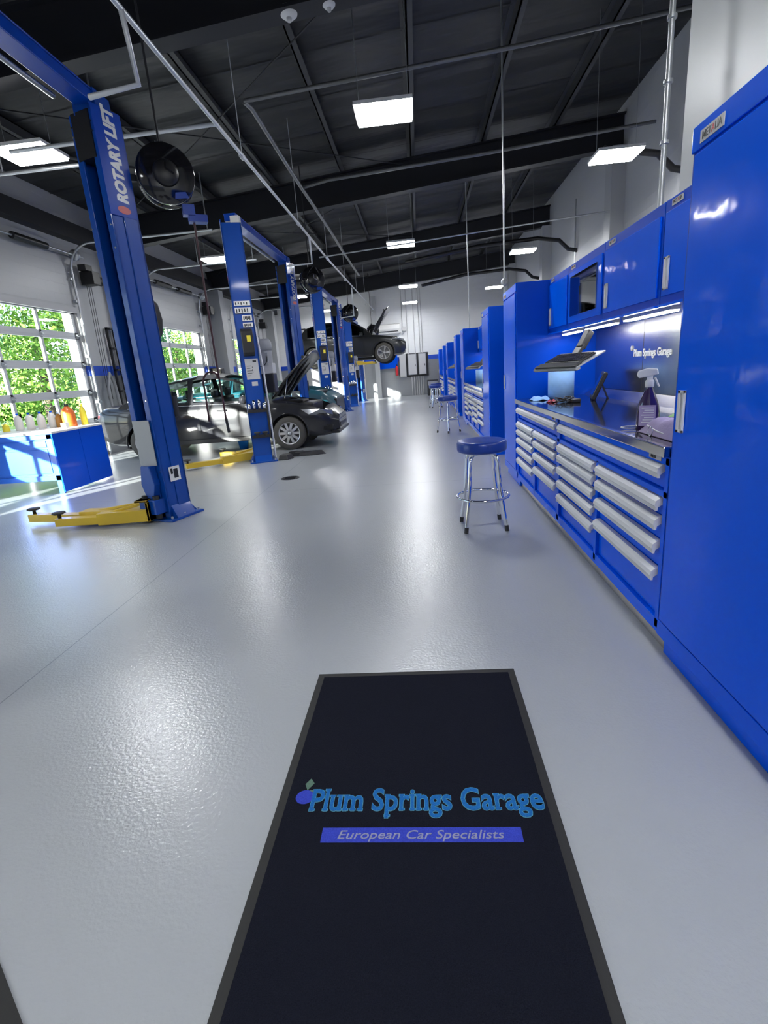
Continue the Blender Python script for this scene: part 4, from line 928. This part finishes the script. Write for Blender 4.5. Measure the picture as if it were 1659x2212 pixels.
m=MB(); m.box((3.75,-.55,.62),(4.55,.55,.90)); m.box((3.9,-.3,.9),(4.3,.3,.96)); m.build('engine',TRIM,SD,bevel=.03)
for s in (1,-1):
    m=MB(); m.add([(4.34,s*.872,.80),(4.72,s*.79,.77),(4.93,s*.62,.72),(4.95,s*.60,.62),(4.72,s*.80,.64),(4.5,s*.86,.68)],[(0,1,2,3,4,5)]); hh=m.build('headlamp',LAMPG,SD); so=hh.modifiers.new('solid','SOLIDIFY'); so.thickness=.05; so.offset=0
    m=MB(); m.box((.012,s*.48,.86),(.10,s*.72,.96)); m.build('tail_lamp',REDL,SD,bevel=.02)
    m=MB(); m.box((4.72,s*.52,.34),(4.96,s*.76,.44)); m.build('fog_lamp_grille',TRIM,SD,bevel=.02)
m=MB(); m.box((4.98,-.5,.56),(5.065,.5,.62)); m.box((4.98,-.5,.50),(5.065,.5,.53)); m.build('grille',BLACKG,SD,bevel=.006)
m=MB(); m.box((4.9,-.72,.26),(5.08,.72,.32)); m.build('front_lip',TRIM,SD,bevel=.02)
m=MB(); m.box((4.98,-.45,.36),(5.07,.45,.46)); m.build('lower_grille',TRIM,SD,bevel=.01)
# SUV raised on the far lift
Lu=4.75
suv=dict(x0=.12,x1=3.28,h=.56,roof=[(.12,1.48),(.35,1.72),(.7,1.82),(1.3,1.90),(2.0,1.90),(2.5,1.80),(2.9,1.58),(3.28,1.28)],front=2.35,rear=.42,
  pillars=[(0,.45),(.88,.95),(1.66,1.80),(2.98,9)],side=(.45,2.98),seams=[1.0,1.85,2.95],handles=[1.35,2.2],mirror=2.85,seats=[1.4,2.1])
tabsU=([(0,.45),(.3,.34),(.9,.30),(4.2,.28),(4.6,.30),(4.75,.42)],
       [(0,1.22),(.3,1.26),(3.0,1.18),(4.0,1.08),(4.5,.98),(4.75,.82)],
       [(0,1.27),(.2,1.34),(3.1,1.30),(3.5,1.27),(4.2,1.12),(4.55,1.02),(4.75,.88)],
       [(0,.84),(.2,.93),(.7,1.0),(3.7,1.0),(4.3,.97),(4.6,.88),(4.75,.74)])
SV=build_car('suv',(-5.27,24.45,1.76),'charcoal sport utility vehicle raised on the farthest lift with its hood open','suv',Lu,.97,tabsU,(.66,3.80),.42,SUVDK,CARGLD,mat('suv_rim',(0.42,0.42,0.43),.35,metal=.2),5,(3.3,4.6,1.15),dbl=True,cabin=suv)
hood_panel(SV,3.3,1.32,1.35,.80,math.radians(58),SUVDK,strut=False)
for s in (1,-1):
    m=MB(); m.add([(4.2,s*.945,1.02),(4.55,s*.86,.98),(4.7,s*.70,.94),(4.7,s*.70,.84),(4.5,s*.88,.88),(4.2,s*.95,.94)],[(0,1,2,3,4,5)]); hh=m.build('headlamp',LAMPG,SV); so=hh.modifiers.new('solid','SOLIDIFY'); so.thickness=.05; so.offset=0
    m=MB(); m.add([(.0,s*.72,1.5),(.02,s*.84,1.0),(.12,s*.9,1.0),(.16,s*.74,1.5)],[(0,1,2,3)]); hh=m.build('tail_lamp',REDL,SV)
m=MB(); m.box((.02,-.62,1.66),(.35,.62,1.72)); m.build('roof_spoiler',SUVDK,SV,bevel=.02)
m=MB(); m.box((4.68,-.55,.55),(4.77,.55,.85)); m.build('grille',TRIM,SV,bevel=.01)
m=MB(); m.box((.5,-.5,.18),(4.0,.5,.32)); m.build('underbody',TRIM,SV,bevel=.03)
m=MB(); m.box((3.5,-.55,.7),(4.4,.55,1.1)); m.build('engine',TRIM,SV,bevel=.03)
# teal car: low between the second and third lifts
Lt=4.7
te=dict(x0=.5,x1=3.35,h=.46,roof=[(.5,1.12),(1.0,1.38),(1.6,1.52),(2.3,1.53),(2.8,1.36),(3.35,1.10)],front=2.45,rear=1.3,pillars=[(0,.8),(1.85,1.95),(3.0,9)],side=(.8,3.0),seams=[1.3,2.1,2.95],handles=[1.7,2.5],mirror=2.95,seats=[1.5,2.3])
tabsT=([(0,.40),(.9,.26),(4.1,.26),(4.5,.30),(4.7,.40)],[(0,1.0),(1.0,1.05),(3.2,1.06),(3.9,1.04),(4.4,.92),(4.7,.72)],
       [(0,1.08),(.6,1.16),(3.3,1.15),(3.8,1.16),(4.3,1.02),(4.6,.88),(4.7,.80)],[(0,.82),(.6,.97),(3.9,1.0),(4.4,.95),(4.7,.80)])
TC=build_car('teal_car',(-6.95,14.6,.04),'teal car without its front bumper standing behind the sedan','car',Lt,.90,tabsT,(.9,3.98),.335,TEAL,CARGL,RIMD,8,(3.35,4.55,1.0),cabin=te)
m=MB(); m.box((4.45,-.7,.35),(4.72,.7,.75)); m.build('front_structure',BLACK,TC,bevel=.02)
m=MB(); m.box((3.5,-.5,.6),(4.3,.5,.98)); m.build('engine',TRIM,TC,bevel=.03)

# loose black car parts on the floor by the front wheel
def plastic(pts,z,h,l,rz=0):
    m=MB((pts[0][0],pts[0][1],0)); n=len(pts); c=(sum(p[0] for p in pts)/n,sum(p[1] for p in pts)/n)
    top=[(c[0]+(p[0]-c[0])*.8,c[1]+(p[1]-c[1])*.8,z+h) for p in pts]
    m.add([(p[0],p[1],z) for p in pts]+top,[tuple(range(n))[::-1],tuple(range(n,2*n))]+[(i,(i+1)%n,n+(i+1)%n,n+i) for i in range(n)])
    return tag(m.build('plastic_cover',BLACK,bevel=.01),l,'car part')
plastic([(-2.60,8.92),(-2.42,8.92),(-2.34,9.06),(-2.48,9.2),(-2.58,9.14)],0,.09,'small black plastic part beside the foot of the second column')
plastic([(-2.46,9.26),(-2.30,9.24),(-1.95,9.30),(-1.80,9.38),(-1.84,9.48),(-2.2,9.44),(-2.42,9.42)],0,.07,'long curved black plastic trim lying before the sedan front wheel')
plastic([(-2.58,9.50),(-2.3,9.50),(-2.25,9.62),(-2.55,9.66)],0,.06,'black plastic piece touching the sedan front tyre')
# low rack and tubs seen under the sedan side
t=thing('blue_bucket',(-3.9,10.9,0),'small bright blue bucket under the far side of the sedan','bucket'); m=MB(); m.lathe([(0,0),(.09,0),(.115,.17),(.12,.18),(.105,.18),(.085,.01),(0,.01)],n=24); m.build('bucket',mat('bucket_blue',(0.01,0.22,0.7),.4),t)

# ------------------------------------------------------------------ back wall equipment
yw=YF
t=thing('wall_air_conditioner',(-1.38,yw-.15,3.42),'long white air conditioner on the back wall right of the raised hood','air conditioner'); o=t.location
m=MB(o); m.prism([(yw-.02,3.70),(yw-.22,3.66),(yw-.27,3.45),(yw-.22,3.22),(yw-.02,3.18)],-2.0,-.82,'X'); m.build('casing',WHITE,t,bevel=.01)
m=MB(o); m.box((-1.9,yw-.275,3.30),(-.92,yw-.25,3.34)); m.build('air_slot',DKSTEEL,t)
m=MB(o); m.box((-.72,yw-.12,3.3),(-.5,yw,3.5)); m.tube([(-.8,yw-.08,3.25),(-.7,yw-.08,3.15),(-.6,yw-.08,3.3)],.03,8); m.build('junction_box',LGREY,t,bevel=.01)
for (x0,x1,l) in ((-.52,-.06,'left grey electrical panel on the back wall'),(.04,.44,'right grey electrical panel on the back wall')):
    t=thing('electrical_panel',((x0+x1)/2,yw-.08,1.6),l,'electrical panel','electrical panels on the back wall'); o=t.location
    m=MB(o); m.box((x0,yw-.16,1.07),(x1,yw-.042,2.13)); m.build('box',GREY,t,bevel=.01)
    m=MB(o); m.box((x0+.03,yw-.17,1.10),(x1-.03,yw-.16,2.10)); m.build('door',LGREY,t)
    m=MB(o); m.box((x1-.09,yw-.18,1.5),(x1-.06,yw-.17,1.6)); m.build('latch',BLACK,t)
t=thing('backing_board',(0,yw-.02,1.5),'dark board framing the two electrical panels','board'); m=MB(t.location); m.box((-.62,yw-.04,.98),(.55,yw-.005,2.17)); m.build('board',DKSTEEL,t)
for i,x in enumerate((-.35,-.22,-.09,.02,.13,.24)):
    pipe('conduit',[(x,yw-.08,0),(x,yw-.08,.98)],.022,LGREY,'%s white conduit below the electrical panels counting from the left'%(('first','second','third','fourth','fifth','sixth')[i]),group='conduits under the panels')
for i,x in enumerate((-.68,-.45,-.1,.15,.28)):
    pipe('conduit',[(x,yw-.08,(2.14 if x>-.6 else 3.5)),(x,yw-.08,5.3)],.02,LGREY,'%s conduit rising to the roof on the back wall from the left'%(('first','second','third','fourth','fifth')[i]),group='conduits rising on the back wall')
t=thing('blue_sign_board',(-1.55,yw-.06,1.85),'bright blue board hanging on the back wall below the raised front wheel','board'); m=MB(t.location); m.box((-2.0,yw-.1,1.48),(-1.06,yw-.04,2.15)); m.build('board',BLUED,t)
t=thing('fire_extinguisher',(-1.12,yw-.12,1.35),'red fire extinguisher on the back wall left of the panels','fire extinguisher'); m=MB(t.location); m.lathe([(0,1.1),(.07,1.1),(.075,1.15),(.075,1.5),(.03,1.58),(0,1.58)],(-1.12,yw-.12,0),'Z',16); m.build('cylinder',RED,t); m=MB(t.location); m.box((-1.15,yw-.16,1.58),(-1.09,yw-.08,1.66)); m.build('valve',BLACK,t)
t=thing('wall_locker',(-.8,yw-.2,1.1),'tall pale locker between the extinguisher and the electrical panels','locker'); m=MB(t.location); m.box((-.95,yw-.25,1.0),(-.625,yw,2.15)); m.build('body',LGREY,t,bevel=.01)
m=MB(); m.box((-3.95,yw-.05,0),(-2.9,yw-.0,2.15)); d=m.build('door_5',GREY,kind='structure'); m=MB(); m.box((-4.02,yw-.06,0),(-3.95,yw,2.22)); m.box((-2.9,yw-.06,0),(-2.83,yw,2.22)); m.box((-4.02,yw-.06,2.15),(-2.83,yw,2.22)); m.build('door_frame',LGREY,d); m=MB(); m.box((-3.05,yw-.1,1.0),(-2.97,yw-.05,1.05)); m.build('door_handle',CHROME,d)
t=thing('shop_vacuum',(.66,26.9,0),'dark machine standing at the foot of the back wall beside the farthest stools','machine'); m=MB(t.location); m.box((.42,26.7,0),(.98,27.3,.78)); m.build('cabinet',DKSTEEL,t,bevel=.03); m=MB(t.location); m.box((.45,26.69,.5),(.95,26.7,.7)); m.build('front_panel',GREY,t)
# left side wall: shelf post, hoses, wheel alignment stand
t=thing('wall_rack',(-7.1,12.55,0),'grey upright steel rack against the left wall behind the nearest lift','rack'); o=t.location
m=MB(o)
for yy in (12.35,12.62): m.box((-7.36,yy,0),(-7.30,yy+.04,2.9))
for z in (.4,.9,1.4,1.9,2.4,2.85): m.box((-7.36,12.35,z),(-7.24,12.66,z+.04))
m.build('frame',DKSTEEL,t)
t=thing('coiled_hose',(-7.25,11.95,1.7),'grey hose hanging in a loop on the left wall','hose'); m=MB(t.location); m.tube([(-7.3,11.9,.5),(-7.28,11.85,1.5),(-7.27,12.0,1.85),(-7.28,12.15,1.6),(-7.3,12.3,.5)],.035,10); m.build('hose',GREY,t)
t=thing('fire_extinguisher',(-4.9,yw-.12,1.2),'red fire extinguisher on the back wall behind the open sedan hood','fire extinguisher'); m=MB(t.location); m.lathe([(0,.95),(.08,.95),(.085,1.0),(.085,1.4),(.03,1.5),(0,1.5)],(-4.9,yw-.12,0),'Z',16); m.build('cylinder',RED,t)
t=thing('storage_bin',(-7.15,18.45,0),'tall black bin against the left wall behind the sedan roof','bin'); m=MB(t.location); m.box((-7.36,18.3,0),(-6.95,18.62,1.95)); m.build('body',BLACK,t,bevel=.03)

# ------------------------------------------------------------------ trees outside
def tree(x,y,h,r,lm,l,seed,nleaf=2600,low=.4):
    rnd=random.Random(seed); t=thing('broadleaf_tree',(x,y,-.05),l,'tree','trees beyond the overhead doors')
    m=MB(); m.tube([(0,0,0),(.1,0,h*.3),(0,.1,h*.7)],.2,8,radii=[.28,.2,.08]); m.build('trunk',BARK,t)
    cl=[]
    for _ in range(16):
        a_=rnd.uniform(0,2*PI); rr=r*rnd.uniform(.1,.75); z=rnd.uniform(low,h-.8)
        cl.append((rr*math.cos(a_),rr*math.sin(a_),z,rnd.uniform(.28,.5)*r))
    vs=[];fs=[]
    for i in range(nleaf):
        c=rnd.choice(cl); d=Vector((rnd.gauss(0,1),rnd.gauss(0,1),rnd.gauss(0,1))).normalized(); p=Vector(c[:3])+d*c[3]*rnd.uniform(.7,1.05); p.z=max(.1,p.z)
        s=rnd.uniform(.07,.15); n=(d+Vector((rnd.uniform(-.7,.7),rnd.uniform(-.7,.7),rnd.uniform(-.3,.8)))).normalized(); u=n.orthogonal().normalized(); v=n.cross(u); k=len(vs)
        rot=rnd.uniform(0,PI); u,v=u*math.cos(rot)+v*math.sin(rot),v*math.cos(rot)-u*math.sin(rot)
        vs+=[p-u*s,p+v*s*.55,p+u*s,p-v*s*.55]; fs.append((k,k+1,k+2,k+3))
    m=MB(); m.add(vs,fs); m.build('crown',lm,t)
    return t
tb=tree(-19,25.5,7.2,3.6,LEAFA,'bright green tree seen through the nearest overhead door, left part',1,7500)
specs=[(-20.5,20.5,LEAFB,'dark green tree at the left edge of the nearest overhead door',7.5),(-18.5,30.5,LEAFB,'darker tree seen at the right of the nearest overhead door',7),(-24,27,LEAFA,'tall tree behind the others in the nearest door',9),
 (-19,36,LEAFA,'tree at the left of the second overhead door',6.5),(-19.5,42,LEAFA,'bright tree in the middle of the second overhead door',7),(-20,49,LEAFB,'tree at the right of the second overhead door',7),(-22,58,LEAFA,'tree seen in the third overhead door',7),(-21,68,LEAFA,'farthest tree seen beside the second lift column',7)]
for i,(x,y,lm,l,h) in enumerate(specs): tree(x,y,h,3.8,lm,l,10+i,6500,low=.3)
MB().box((-30,12,-.05),(-14.2,100,-.02)).build('ground',mat('grass',(0.08,0.16,0.04),.9,vary=.3),kind='structure')
